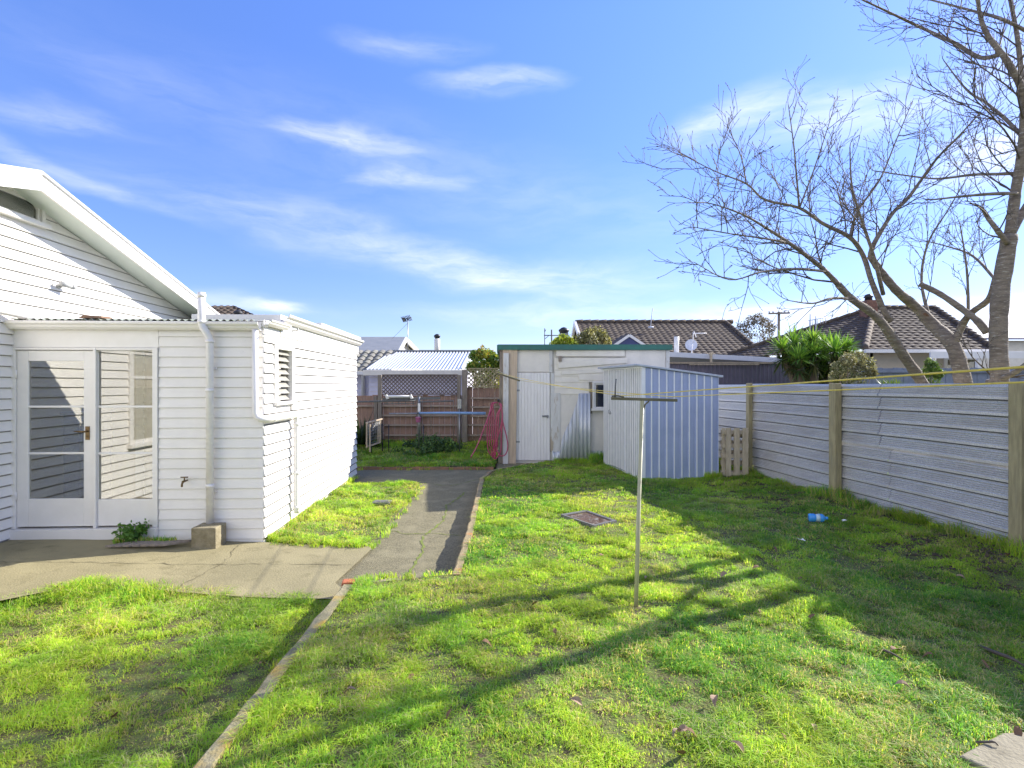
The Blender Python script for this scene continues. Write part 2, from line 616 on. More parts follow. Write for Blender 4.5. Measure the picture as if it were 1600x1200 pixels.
M['leafdry'] = mat('dry_leaf', (.22, .12, .055), (.13, .07, .04), 20, .8)
M['leafpale'] = mat('pale_dry_leaf', (.36, .25, .16), (.25, .16, .10), 20, .8)
M['slab'] = mat('stepping_slab', (.33, .29, .20), (.24, .21, .14), 5, .9, .4, 50, c3=(.14, .12, .08), s3=9, t3=(.58, .7))
M['pitwater'] = mat('wet_rusty_pit', (.16, .09, .055), (.09, .055, .04), 9, .15, c3=(.3, .27, .24), s3=14, t3=(.55, .65))
M['greyframe'] = mat('grey_pit_frame', (.17, .165, .155), (.11, .11, .105), 14, .7, .2, 40)
M['interior'] = mat('shaded_room', (.72, .62, .46), (.66, .56, .41), 2, .9)
M['floor'] = mat('brown_room_floor', (.42, .30, .20), (.33, .23, .15), 6, .7)
M['cabinet'] = mat('slate_blue_cabinet', (.12, .14, .26), (.10, .12, .22), 4, .6)
M['dish'] = mat('pale_grey_dish', (.55, .57, .64), (.50, .52, .58), 4, .5)
M['glass'] = glass_mat('window_glass', .05, 2.6, (.92, .92, .89))
M['darkglass'] = glass_mat('dark_window_glass', .10, 2.0, (.35, .36, .36))
M['grass'] = foliage_mat('grass_blades', .50, .50, .30, .55, 1.6)
M['leaf'] = foliage_mat('leaves', .30, .5, .3)

# ------------------------------------------------------------------ numpy helpers
_perm = rng.integers(0, 1 << 30, size=(256, 256)).astype(np.float64) / (1 << 30)


def vnoise(x, y):
    xi = np.floor(x).astype(int); yi = np.floor(y).astype(int)
    fx = x - xi; fy = y - yi
    fx = fx * fx * (3 - 2 * fx); fy = fy * fy * (3 - 2 * fy)
    a = _perm[xi % 256, yi % 256]; b = _perm[(xi + 1) % 256, yi % 256]
    c = _perm[xi % 256, (yi + 1) % 256]; d = _perm[(xi + 1) % 256, (yi + 1) % 256]
    return (a * (1 - fx) + b * fx) * (1 - fy) + (c * (1 - fx) + d * fx) * fy


def fbm(x, y, o=4):
    s = 0; a = .5; t = 0
    for i in range(o):
        s = s + a * vnoise(x * 2 ** i + 17.3 * i, y * 2 ** i + 9.1 * i)
        t += a
        a *= .5
    return s / t


def inside(poly, x, y):
    r = np.zeros(len(x), bool)
    n = len(poly)
    for i in range(n):
        x0, y0 = poly[i]; x1, y1 = poly[(i + 1) % n]
        if y0 == y1:
            continue
        c = ((y0 > y) != (y1 > y)) & (x < (x1 - x0) * (y - y0) / (y1 - y0) + x0)
        r ^= c
    return r


def raw_mesh(name, V, loops, starts, totals, tone, mats, loc=(0, 0, 0), smooth=False):
    me = bpy.data.meshes.new(name)
    me.vertices.add(len(V))
    me.vertices.foreach_set('co', (V - np.array(loc)).astype(np.float32).ravel())
    me.loops.add(len(loops))
    me.loops.foreach_set('vertex_index', loops.astype(np.int32))
    me.polygons.add(len(starts))
    me.polygons.foreach_set('loop_start', starts.astype(np.int32))
    me.polygons.foreach_set('loop_total', totals.astype(np.int32))
    if smooth:
        me.polygons.foreach_set('use_smooth', np.ones(len(starts), bool))
    at_ = me.color_attributes.new('tone', 'FLOAT_COLOR', 'POINT')
    c = np.ones((len(V), 4), np.float32)
    c[:, :3] = tone
    at_.data.foreach_set('color', c.ravel())
    me.materials.append(mats)
    me.update(calc_edges=True)
    o = bpy.data.objects.new(name, me)
    o.location = loc
    COL.objects.link(o)
    FR[o.name] = Matrix.Translation(Vector(loc))
    return o


def blades_arrays(x, y, z, h, w, bend, tone):
    """curved two-segment blades; bend = horizontal throw of the tip over the height"""
    n = len(x)
    yaw = rng.uniform(0, 2 * np.pi, n)
    dirx, diry = np.cos(yaw), np.sin(yaw)
    fy = yaw + np.pi / 2 + rng.normal(0, .5, n)
    sx, sy = np.cos(fy) * w / 2, np.sin(fy) * w / 2
    V = np.zeros((n, 5, 3))
    V[:, 0] = np.stack([x - sx, y - sy, z - .01], 1)
    V[:, 1] = np.stack([x + sx, y + sy, z - .01], 1)
    mx = x + dirx * bend * h * .35; my = y + diry * bend * h * .35; mz = z + h * .62
    V[:, 2] = np.stack([mx - sx * .8, my - sy * .8, mz], 1)
    V[:, 3] = np.stack([mx + sx * .8, my + sy * .8, mz], 1)
    V[:, 4] = np.stack([x + dirx * bend * h, y + diry * bend * h, z + h * np.clip(1 - bend * .25, .4, 1)], 1)
    base = (np.arange(n) * 5)[:, None]
    lp = (base + np.array([[0, 1, 3, 2, 2, 3, 4]])).ravel()
    st = ((np.arange(n) * 7)[:, None] + np.array([[0, 4]])).ravel()
    tt = np.tile([4, 3], n)
    T = np.repeat(tone, 5, axis=0)
    return V.reshape(-1, 3), lp, st, tt, T


def grass_tones(n, x, y, warm=0.0):
    g = np.array([[.30, .53, .050], [.41, .63, .058], [.54, .66, .080], [.19, .43, .052], [.62, .54, .25]])
    p = fbm(x * .9 + 3, y * .9 + 8)
    k = np.clip((p - .38) / .26, 0, 1)[:, None]
    a = g[3] * (1 - k) + g[1] * k
    r = rng.random(n)[:, None]
    t = a * (.72 + .5 * r)
    yl = (rng.random(n) < .24 + .2 * k[:, 0] + warm)
    t[yl] = g[2] * (.8 + .4 * r[yl])
    st = rng.random(n) < (.09 + .30 * np.clip((fbm(x * 2.2 + 40, y * 2.2) - .49) / .14, 0, 1))
    t[st] = g[4] * (.7 + .6 * r[st])
    m_ = .80 + .32 * np.clip((fbm(x * 3.4 + 12, y * 3.4 + 77) - .34) / .30, 0, 1)
    t = t * m_[:, None]
    dk = np.clip((fbm(x * 1.9 + 91, y * 1.9 + 13) - .52) / .14, 0, 1)[:, None]
    t = t * (1 - dk + dk * np.array([[.78, .90, 1.0]]))
    return t


def scatter(poly, dens, ymin=-9e9, ymax=9e9):
    P = np.array(poly)
    x0, y0 = P.min(0); x1, y1 = P.max(0)
    y0 = max(y0, ymin); y1 = min(y1, ymax)
    if y1 <= y0:
        return np.zeros(0), np.zeros(0)
    n = int((x1 - x0) * (y1 - y0) * dens)
    x = rng.uniform(x0, x1, n); y = rng.uniform(y0, y1, n)
    k = inside(poly, x, y) & (np.abs(x) < 1.02 * y + 1.3)
    return x[k], y[k]


def leaf_arrays(P, size, tone, flat=0.0, aspect=.55):
    """diamond leaves with random facing at points P"""
    n = len(P)
    a = rng.normal(size=(n, 3)); a /= np.linalg.norm(a, axis=1)[:, None]
    b = rng.normal(size=(n, 3)); b -= a * (a * b).sum(1)[:, None]
    b /= np.linalg.norm(b, axis=1)[:, None]
    s = (size * rng.uniform(.6, 1.3, n))[:, None]
    V = np.stack([P - a * s * .5, P + b * s * aspect * .5, P + a * s * .5, P - b * s * aspect * .5], 1)
    lp = np.arange(n * 4)
    return V.reshape(-1, 3), lp, np.arange(n) * 4, np.full(n, 4), np.repeat(tone, 4, axis=0)


def ball_points(n, centers, radii, shell=.55):
    """points in a cluster of uneven clumps"""
    k = rng.integers(0, len(centers), n)
    d = rng.normal(size=(n, 3)); d /= np.linalg.norm(d, axis=1)[:, None]
    r = rng.uniform(shell, 1.0, n) ** (1 / 2.) * np.where(rng.random(n) < .28, rng.uniform(.9, 1.5, n), 1.0)
    return np.array(centers)[k] + d * (r[:, None] * np.array(radii)[k].reshape(-1, 3 if np.ndim(radii) > 1 else 1)), k


# ------------------------------------------------------------------ SETTING: ground sheets
def height_lawn(x, y):
    base = (fbm(x * 1.3, y * 1.3) - .5) * .05
    # ground rises to the boundary fence
    fx = 4.99 - .129 * (y - 5.37)
    base += np.clip((x - (fx - 1.1)) / 1.0, 0, 1) * .07
    return base


def height_left(x, y):
    return -.17 + np.clip((y - 4.0) / .7, 0, 1) * (.02 + .02 * np.clip((-x - 2.5) / 1.5, 0, 1)) + (fbm(x * 1.1 + 5, y * 1.1) - .5) * .06


def height_path(x, y):
    return -.150 + np.clip((y - 8.8) / 3.0, 0, 1) * .10


def height_strip(x, y):
    return -.115 + (fbm(x * 1.5, y * 1.5 + 9) - .5) * .04


def height_back(x, y):
    return np.clip((y - 11.2) / 3.4, 0, 1) * .16 - .03 + (fbm(x * 1.2 + 3, y * 1.2) - .5) * .10


def height_patio(x, y):
    # falls away from the door towards the corner and the lawn
    return -.125 + np.clip((-x - 2.3) / 2.6, 0, 1) * .10 + 0 * y


def sheet(name, poly, hf, m, step, skirt=.0):
    P = np.array(poly)
    x0, y0 = P.min(0); x1, y1 = P.max(0)
    gx, gy = np.meshgrid(np.arange(x0, x1, step), np.arange(y0, y1, step))
    gx = gx.ravel() + rng.uniform(-.2, .2, gx.size) * step
    gy = gy.ravel() + rng.uniform(-.2, .2, gy.size) * step
    k = inside(poly, gx, gy)
    # refine the boundary
    bd = []
    for i in range(len(poly)):
        a = np.array(poly[i]); b = np.array(poly[(i + 1) % len(poly)])
        nseg = max(1, int(np.linalg.norm(b - a) / (step * 1.0)))
        for j in range(nseg):
            bd.append(tuple(a + (b - a) * j / nseg))
    nb = len(bd)
    pts = [Vector(p) for p in bd] + [Vector((a, b)) for a, b in zip(gx[k], gy[k])]
    r = delaunay_2d_cdt(pts, [(i, (i + 1) % nb) for i in range(nb)], [], 1, 1e-5)
    vx = np.array([p[0] for p in r[0]]); vy = np.array([p[1] for p in r[0]])
    vz = hf(vx, vy)
    mb = MB()
    mb.smooth = True
    mb.add(list(zip(vx, vy, vz)), [tuple(f) for f in r[2]])
    return structure(mb, name, m)


LAWN = [(-1.33, -2), (-1.33, 4.60), (-.45, 4.86), (-.44, 6.3), (-.49, 9.76), (-.37, 10.47), (0, 11.03), (.84, 11.98),
        (.84, 12.02), (13, 12.02), (13, -2)]
LEFT = [(-1.42, -2), (-1.42, 4.64), (-1.54, 4.65), (-2.2, 4.72), (-2.85, 4.78), (-3.5, 4.88), (-3.75, 4.90), (-4.15, 4.45), (-5.3, 4.0), (-5.3, -2)]
PATH = [(-1.72, 4.55), (-.40, 4.7), (-.40, 6.3), (-.45, 9.76), (-.33, 10.47), (.05, 11.03), (.88, 11.98), (.88, 12.04), (-.33, 12.04),
        (-.33, 11.22), (-5.5, 11.22), (-5.5, 9.85), (-1.75, 9.85), (-1.70, 6.05)]
PATIO = [(-5.45, 3.9), (-4.15, 4.37), (-3.75, 4.82), (-3.5, 4.80), (-2.85, 4.70), (-2.2, 4.64), (-1.40, 4.60), (-1.40, 4.70), (-1.62, 4.98), (-1.55, 6.0), (-1.60, 6.10), (-2.82, 6.19), (-2.9, 6.3), (-5.55, 6.2)]
STRIP = [(-2.84, 6.22), (-2.0, 6.14), (-1.64, 6.06), (-1.62, 8.0), (-1.60, 9.50), (-1.72, 9.95), (-3.0, 9.95), (-3.03, 9.9)]
BACK = [(-5.5, 11.28), (-.36, 11.28), (-.36, 12.2), (-.36, 15.2), (-5.5, 15.2)]

mb = MB()
mb.quad((-700, -300, -.35), (700, -300, -.35), (700, 900, -.35), (-700, 900, -.35))
structure(mb, 'ground', M['earth'])
sheet('lawn', LAWN, height_lawn, M['soil'], .16)
sheet('lower_lawn', LEFT, height_left, M['soil'], .16)
sheet('path', PATH, height_path, M['asphalt'], .3)
sheet('patio', PATIO, lambda x, y: height_patio(x, y) + .006, M['concrete'], .25)
sheet('verge', STRIP, height_strip, M['soil'], .16)
sheet('garden_bed', BACK, height_back, M['soil'], .2)


def kerb_run(pts, w, z0, z1, name, m):
    mb = MB()
    n = len(pts)
    dense = []
    for i in range(n - 1):
        a, b = Vector((*pts[i], 0)), Vector((*pts[i + 1], 0))
        k = max(1, int((b - a).length / .13))
        for j in range(k):
            dense.append(a.lerp(b, j / k))
    dense.append(Vector((*pts[-1], 0)))
    prev = None
    mb.smooth = False
    for i, p in enumerate(dense):
        d = (dense[min(i + 1, len(dense) - 1)] - dense[max(i - 1, 0)]).normalized()
        s = Vector((d.y, -d.x, 0))
        ww = w * random.uniform(.88, 1.12)
        zz = z1 + random.uniform(-.008, .008)
        o = random.uniform(-.006, .006)
        ring = [p + s * (-ww / 2 + o) + Vector((0, 0, z0)), p + s * (-ww / 2 + o) + Vector((0, 0, zz - .012)),
                p + s * (-ww / 2 + .014 + o) + Vector((0, 0, zz)),
                p + s * (ww / 2 - .01) + Vector((0, 0, zz)), p + s * ww / 2 + Vector((0, 0, z0))]
        if prev:
            for j in range(4):
                mb.quad(prev[j], prev[j + 1], ring[j + 1], ring[j])
        else:
            mb.add(ring, [(0, 1, 2, 3, 4)])
        prev = ring
    mb.add(prev, [(4, 3, 2, 1, 0)])
    return structure(mb, name, m)


kerb_run([(-1.37, -2), (-1.37, 2.5), (-1.375, 4.60)], .10, -.26, .012, 'kerb', M['kerb'])
kerb_run([(-1.40, 4.64), (-.9, 4.75), (-.50, 4.84)], .08, -.26, .0, 'kerb', M['kerb'])
kerb_run([(-.49, 4.80), (-.48, 6.3), (-.53, 9.76), (-.42, 10.5), (-.06, 11.08), (.4, 11.6)], .085, -.26, .018, 'kerb', M['rustkerb'])
kerb_run([(-5.5, 11.25), (-3, 11.25), (-.38, 11.25)], .06, -.2, -.012, 'kerb', M['brick'])

def crack(pts, w, z, name, m):
    mb = MB()
    prev = None
    for i in range(len(pts) - 1):
        a, b = Vector((*pts[i], 0)), Vector((*pts[i + 1], 0))
        k = max(2, int((b - a).length / .06))
        for j in range(k + (1 if i == len(pts) - 2 else 0)):
            p = a.lerp(b, j / k)
            d = (b - a).normalized()
            s_ = Vector((d.y, -d.x, 0))
            p = p + s_ * random.gauss(0, .012)
            ww = w * random.uniform(.25, 1.3)
            zz = float(z(np.array([p.x]), np.array([p.y]))[0]) + .0045
            q = (p - s_ * ww / 2 + Vector((0, 0, zz)), p + s_ * ww / 2 + Vector((0, 0, zz)))
            if prev:
                mb.quad(prev[0], prev[1], q[1], q[0])
            prev = q
    return structure(mb, name, m)


crack([(-1.02, 5.1), (-.98, 5.9), (-1.08, 6.6), (-.92, 7.4), (-.98, 8.3), (-.80, 9.2)], .035, height_path, 'path_crack', M['moss'])
crack([(-1.62, 6.9), (-1.3, 6.7), (-.98, 6.75), (-.6, 6.6)], .018, height_path, 'path_crack', M['moss'])
crack([(-1.6, 9.9), (-1.1, 9.7), (-.6, 10.3)], .02, height_path, 'path_crack', M['moss'])
hpat = lambda x, y: height_patio(x, y) + .006
crack([(-5.3, 5.2), (-4.2, 5.32), (-3.2, 5.38), (-2.2, 5.5), (-1.62, 5.45)], .010, hpat, 'patio_joint', M['crack'])
crack([(-3.05, 6.1), (-2.9, 5.5), (-2.95, 4.75)], .008, hpat, 'patio_joint', M['crack'])

# ------------------------------------------------------------------ GRASS (uncountable)
FENCE0 = Vector((4.99, 5.37, 0))
FDIR = Vector((-.129, 1, 0)).normalized()
FNRM = Vector((-FDIR.y, FDIR.x, 0))                 # towards the lawn


def grass_obj(name, parts):
    V, L, St, T, C = [], [], [], [], []
    nv = nl = 0
    for (v, lp, st, tt, c) in parts:
        V.append(v); L.append(lp + nv); St.append(st + nl); T.append(tt); C.append(c)
        nv += len(v); nl += len(lp)
    o = raw_mesh(name, np.concatenate(V), np.concatenate(L), np.concatenate(St), np.concatenate(T), np.concatenate(C), M['grass'])
    o['kind'] = 'stuff'
    return o


PIT = [gp(876, 807).xy, gp(916, 800).xy, gp(964, 817).xy, gp(929, 825).xy]
SLAB = [(2.02, 2.46), (2.36, 2.62), (2.85, 2.66), (2.95, 2.30), (2.30, 2.05)]
SHED_N, SHED_L, SHED_R = Vector((2.32, 9.63, 0)), Vector((1.97, 11.56, 0)), Vector((3.70, 9.76, 0))
SHED_B = SHED_L + SHED_R - SHED_N
SHEDPOLY = [tuple(p.xy) for p in (SHED_N, SHED_R, SHED_B, SHED_L)]


def lawn_layer(poly, hf, bands, hmul=1.0, bare=.0, warm=0, hfun=None, excl=()):
    out = []
    for (y0, y1, dens, w) in bands:
        x, y = scatter(poly, dens, y0, y1)
        if not len(x):
            continue
        b = fbm(x * 1.6 + 11, y * 1.6 + 4)
        fine = fbm(x * 8 + 1, y * 8 + 2, 3)
        keep = rng.random(len(x)) < np.clip((b - .33 - bare) / .16, .55, 1) * np.clip((fine - .37) / .13, .30, 1)
        for e in excl:
            keep &= ~inside(e, x, y)
        x, y = x[keep], y[keep]
        n = len(x)
        tall = np.clip((fbm(x * 2.3 + 70, y * 2.3) - .45) / .3, 0, 1)
        h = (.018 + .024 * rng.random(n) + .026 * tall * rng.random(n)) * hmul * (.42 + 1.05 * np.clip((fine[keep] - .36) / .26, 0, 1)) * (.6 + .4 * np.clip((b[keep] - .36) / .12, 0, 1))
        if hfun is not None:
            h = h * hfun(x, y)
        bend = np.abs(rng.normal(1.35, .8, n))
        ww = w * rng.uniform(.7, 1.3, n)
        out.append(blades_arrays(x, y, hf(x, y), h, ww, bend, grass_tones(n, x, y, warm)))
    return out


def fence_boost(x, y):
    fx = 4.99 - .129 * (y - 5.37)
    d = fx - x
    p = np.clip((fbm(x * 2 + 31, y * 2) - .42) / .2, 0, 1)
    near = np.clip(1 - np.abs(d - .12) / .35, 0, 1) * p
    back = np.clip((y - 11.2) / .7, 0, 1) * .8 * (x > .9)
    return 1 + 2.6 * near + back


grass_obj('lawn_grass', lawn_layer(LAWN, height_lawn, [(1.6, 3.4, 21000, .0042), (3.4, 5.2, 16000, .0050), (5.2, 8, 9500, .0072), (8, 12.1, 5600, .0105)],
                                   hfun=fence_boost, excl=(PIT, SLAB, SHEDPOLY)))


def left_boost(x, y):
    # long grass along the edge of the patio, short in the trodden middle
    e = np.clip((y - 3.9) / 1.0, 0, 1) * np.clip((-x - 2.0) / 1.0, 0, 1)
    return 1.0 + 1.5 * e * (.3 + .9 * fbm(x * 3, y * 3 + 50))


def left_fringe():
    x = rng.uniform(-4.4, -1.5, 9000)
    y = np.interp(x, [-4.25, -3.75, -2.85, -1.5], [4.42, 4.93, 4.78, 4.66]) + rng.normal(-.08, .06, 9000)
    n = len(x)
    amp = np.clip((-x - 1.5) / 1.6, .35, 1)
    h = rng.uniform(.04, .12, n) * amp
    return blades_arrays(x, y, height_left(x, y), h, rng.uniform(.004, .007, n), np.abs(rng.normal(.7, .4, n)), grass_tones(n, x, y, .1))


grass_obj('lower_lawn_grass', lawn_layer(LEFT, height_left, [(1.6, 3.4, 21000, .0042), (3.4, 5.4, 16500, .0052)], 1.1, .03, .12, left_boost) + [left_fringe()])
grass_obj('verge_grass', lawn_layer(STRIP, height_strip, [(5.5, 8, 8500, .0075), (8, 11, 6200, .0095)], 1.35, -.06, .12))
grass_obj('garden_grass', lawn_layer(BACK, height_back, [(11, 15.2, 4200, .013)], 2.0, -.06, .05))


def tufts(name, spots):
    parts = []
    for (x, y, z, r, n, h) in spots:
        a = rng.uniform(0, 2 * np.pi, n); q = r * np.sqrt(rng.random(n))
        X = x + np.cos(a) * q; Yy = y + np.sin(a) * q
        parts.append(blades_arrays(X, Yy, np.full(n, z), h * rng.uniform(.5, 1.1, n), rng.uniform(.005, .009, n), np.abs(rng.normal(.55, .3, n)),
                                   grass_tones(n, X, Yy, .05)))
    return grass_obj(name, parts)


sp = []
for t, n, h in [(-.15, 170, .22), (.15, 160, .20), (.5, 140, .20), (.75, 70, .13), (1.2, 70, .12), (1.55, 120, .16), (1.9, 140, .18), (2.25, 260, .26), (2.45, 260, .24),
                (2.62, 180, .20), (2.9, 90, .14), (3.4, 60, .10), (3.8, 60, .10), (4.3, 90, .14), (4.7, 110, .16), (-.6, 160, .2)]:
    p = FENCE0 + FDIR * t + FNRM * random.uniform(.06, .2)
    sp.append((p.x, p.y, .05, .13, n, h))
for k in range(14):
    f = k / 13
    p = SHED_N.lerp(SHED_R, f)
    sp.append((p.x, p.y - .06, 0, .07, 30 if k < 11 else 120, .06 if k < 11 else .17))
for k in range(7):
    p = SHED_N.lerp(SHED_L, .1 + k / 7)
    sp.append((p.x - .06, p.y, 0, .08, 40, .07))
for k in range(12):
    sp.append((1.0 + k * .09 + random.uniform(-.04, .04), 11.86, 0, .08, 60 if k < 8 else 120, .12 if k < 8 else .26))
for k in range(26):
    u = random.uniform(6.4, 10.7)
    p = hp(u, -2.47, 0)
    sp.append((p.x, p.y, -.11, .07, 60, .09 + .05 * random.random()))
for k in range(30):
    y = random.uniform(-1, 4.7)
    sp.append((-1.44 - random.random() * .1, y, -.17, .06, 26, .08))
for k in range(18):
    y = random.uniform(4.9, 9.7)
    sp.append((-.40 + random.uniform(-.02, .06), y, 0, .06, 26, .06))
sp.append((-.62, 4.92, -.12, .06, 40, .12))
for k in range(60):
    y = random.uniform(6.1, 9.9)
    sp.append((-1.62 + random.gauss(.03, .04), y, -.135, .05, 16, .05))
for k in range(26):
    f = random.random()
    sp.append((-2.7 + 1.1 * f, 6.17 - .08 * f + random.gauss(-.02, .02), -.12, .05, 18, .05))
for k in range(24):
    sp.append((random.uniform(-5, -.45), 11.2 + random.gauss(0, .03), -.06, .06, 18, .06))
for k in range(16):
    f = random.random()
    sp.append((-1.33 + .85 * f, 4.72 + .16 * f + random.gauss(.0, .02), -.01, .06, 26, .06))
tufts('tall_grass', sp)

# ------------------------------------------------------------------ boards, corrugated sheets and roof tiles
def boards(mb, O, U, N, z0, z1, exposure, lim, holes=(), lap=.027, jitter=.0015, joints=True, lap_shade=.011):
    """lapped weatherboards: O origin (z ignored), U along, N outwards, lim(z)->(u0,u1)"""
    O = Vector((O[0], O[1], 0))
    n = max(1, int(round((z1 - z0) / exposure)))
    ex = (z1 - z0) / n
    for i in range(n):
        a, b = z0 + i * ex, z0 + (i + 1) * ex
        la, lb = lim(a), lim(min(b, z1))
        segs = [(0.0, 1.0)]
        ua0, ua1 = la
        if ua1 - ua0 < .02:
            continue
        iv = [(ua0, ua1)]
        for (h0, h1, g0, g1) in holes:
            if b <= g0 + .3 * ex or a >= g1 - .3 * ex:
                continue
            nv = []
            for (s, e) in iv:
                if h1 <= s or h0 >= e:
                    nv.append((s, e))
                else:
                    if h0 > s:
                        nv.append((s, h0))
                    if h1 < e:
                        nv.append((h1, e))
            iv = nv
        for (s, e) in iv:
            cuts = [s]
            if joints and e - s > 2.2:
                c = s + (e - s) * random.uniform(.25, .75)
                cuts.append(c)
            cuts.append(e)
            for q in range(len(cuts) - 1):
                s0, e0 = cuts[q], cuts[q + 1]
                j = random.uniform(-jitter, jitter)
                st = max(s0, lb[0]) if s0 == ua0 else s0
                et = min(e0, lb[1]) if e0 == ua1 else e0
                if et < st:
                    st = et = (st + et) / 2
                po = lap + j
                A = O + U * s0 + N * po + Vector((0, 0, a))
                B = O + U * e0 + N * po + Vector((0, 0, a))
                Cc = O + U * et + N * .003 + Vector((0, 0, b))
                D = O + U * st + N * .003 + Vector((0, 0, b))
                A2 = O + U * s0 + N * -.004 + Vector((0, 0, a))
                B2 = O + U * e0 + N * -.004 + Vector((0, 0, a))
                C2 = O + U * et + N * -.004 + Vector((0, 0, b))
                D2 = O + U * st + N * -.004 + Vector((0, 0, b))
                hid = max(0.0, 1.7 - b) / 3.2 * lap if lap_shade > .008 else 0
                k = 1 - (lap_shade + hid) / (b - a)
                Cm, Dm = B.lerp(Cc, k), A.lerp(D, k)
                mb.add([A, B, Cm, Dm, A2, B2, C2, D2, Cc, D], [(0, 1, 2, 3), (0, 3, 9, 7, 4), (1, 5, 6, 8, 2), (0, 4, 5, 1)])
                mb.slot = 1  # strip under the lap above, its shadow line put into the colour
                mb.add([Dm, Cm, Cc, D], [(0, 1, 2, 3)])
                mb.slot = 0


def corrugated(mb, O, A, B, N, width, height, period, amp, rng_fn=None, samples=8, thick=.0):
    """sine sheet: ridges run along B, waves along A; rng_fn(u) -> (b0,b1)"""
    O, A, B, N = Vector(O), Vector(A), Vector(B), Vector(N)
    n = max(2, int(width / period * samples))
    vs, fs = [], []
    for i in range(n + 1):
        u = width * i / n
        b0, b1 = rng_fn(u) if rng_fn else (0, height)
        off = math.sin(2 * math.pi * u / period) * amp
        p = O + A * u + N * off
        vs += [p + B * b0, p + B * b1]
    for i in range(n):
        fs.append((2 * i, 2 * i + 2, 2 * i + 3, 2 * i + 1))
    sm = mb.smooth
    mb.smooth = True
    mb.add(vs, fs)
    mb.smooth = sm


def tiled(mb, O, A, Sl, N, lim, T, course, wave, amp, step=None, lip=.03):
    """tile courses climbing along Sl; lim(t) -> (u0,u1) range along A"""
    O, A, Sl, N = Vector(O), Vector(A), Vector(Sl), Vector(N)
    n = int(round(T / course))
    du = step or wave / 6
    for i in range(n):
        t0, t1 = T * i / n, T * (i + 1) / n
        a0, b0 = lim(t0)
        a1, b1 = lim(t1)
        if b0 - a0 < .05:
            continue
        m = max(2, int((b0 - a0) / du))
        vs = []
        for j in range(m + 1):
            u = a0 + (b0 - a0) * j / m
            u2 = min(max(u, a1), b1)
            w = (abs(math.sin(math.pi * u / wave)) - .5) * amp
            p = O + A * u + Sl * t0
            q = O + A * u2 + Sl * (t1 + .01)
            vs += [p + N * (w + lip - .035), p + N * (w + lip), q + N * (w * .9)]
        fs = []
        for j in range(m):
            k = 3 * j
            fs += [(k, k + 3, k + 4, k + 1), (k + 1, k + 4, k + 5, k + 2)]
        mb.add(vs, fs)


# ------------------------------------------------------------------ HOUSE
UC = 6.333                         # front wall of the lean-to
VC = v_on(411, UC)                 # side wall of the lean-to
VM = v_on(20, UC)                  # side wall of the house itself
UE = u_on(556, VC)                 # far end of the lean-to
VB = VM + .41                      # barge overhang
UP = u_on(65, VB)
ZP = z_on(272, UP, VB)
UQ = u_on(352, VB)
ZQ = z_on(501, UQ, VB)
SLP = (ZP - ZQ) / (UQ - UP)


def roof_z(u):
    return ZP - SLP * abs(u - UP)


house = thing('house', hp(UP, VM, -.12), 'white weatherboard house with a low gable above the lean-to', 'house')
UN = UP - (UQ - UP)


def gable_lim(z):
    if z < ZQ - .2:
        return (UN + .45, UQ - .35)
    half = max(0.0, (ZP - .125 - z) / SLP)
    return (max(UN + .45, UP - half), min(UQ - .35, UP + half))


# main side window behind the photographer's left, reflected in the door glass
hw = (3.45, 4.35, .80, 2.20)
at_u0, at_u1, at_z0, at_z1 = UP - .62, u_on(60, VM), z_on(349, u_on(60, VM), VM), z_on(316, u_on(60, VM), VM)
wall = MB()
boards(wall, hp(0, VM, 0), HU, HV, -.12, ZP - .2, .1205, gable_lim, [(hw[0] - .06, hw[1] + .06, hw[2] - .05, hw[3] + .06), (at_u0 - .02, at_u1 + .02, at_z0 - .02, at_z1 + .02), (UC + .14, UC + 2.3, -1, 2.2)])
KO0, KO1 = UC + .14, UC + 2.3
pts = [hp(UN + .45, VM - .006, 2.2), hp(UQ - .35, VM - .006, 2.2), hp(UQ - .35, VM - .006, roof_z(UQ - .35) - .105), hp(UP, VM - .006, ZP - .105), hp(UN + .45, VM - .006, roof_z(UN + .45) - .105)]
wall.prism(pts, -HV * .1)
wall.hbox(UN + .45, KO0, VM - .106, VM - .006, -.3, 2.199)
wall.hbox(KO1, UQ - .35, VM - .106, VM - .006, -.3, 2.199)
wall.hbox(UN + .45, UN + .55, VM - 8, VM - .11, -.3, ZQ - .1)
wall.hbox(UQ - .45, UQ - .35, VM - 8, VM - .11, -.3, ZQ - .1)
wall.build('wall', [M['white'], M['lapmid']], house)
rf = MB()
rn = Vector((0, 0, 1))
for sgn, ue in ((1, UQ + .02), (-1, UN)):
    a = hp(UP, VB - .03, ZP - .06)
    b = hp(ue, VB - .03, roof_z(ue) - .06)
    rf.hexa([a, b, b - HV * 9, a - HV * 9, a + rn * .05, b + rn * .05, b - HV * 9 + rn * .05, a - HV * 9 + rn * .05])
rf.build('roof', M['slate'], house)
sf = MB()
for sgn, ue in ((1, UQ - .02), (-1, UN + .02)):
    a = hp(UP, VB - .04, ZP - .115)
    b = hp(ue, VB - .04, roof_z(ue) - .115)
    sf.hexa([a, b, b - HV * .36, a - HV * .36, a + rn * .02, b + rn * .02, b - HV * .36 + rn * .02, a - HV * .36 + rn * .02])
sf.build('soffit', M['soffit'], house)
for ue in (UQ + .03, UN - .02):
    bb = MB()
    d = .18
    a = hp(UP, VB - .028, ZP); b = hp(ue, VB - .028, roof_z(ue))
    bb.hexa([a - rn * d, b - rn * d, b - rn * d + HV * .028, a - rn * d + HV * .028, a, b, b + HV * .028, a + HV * .028])
    # rolled capping along the top edge
    bb.tube([a + rn * .012 + HV * .02, b + rn * .012 + HV * .02], .030, 8)
    bb.build('barge_board', M['trim'], house)


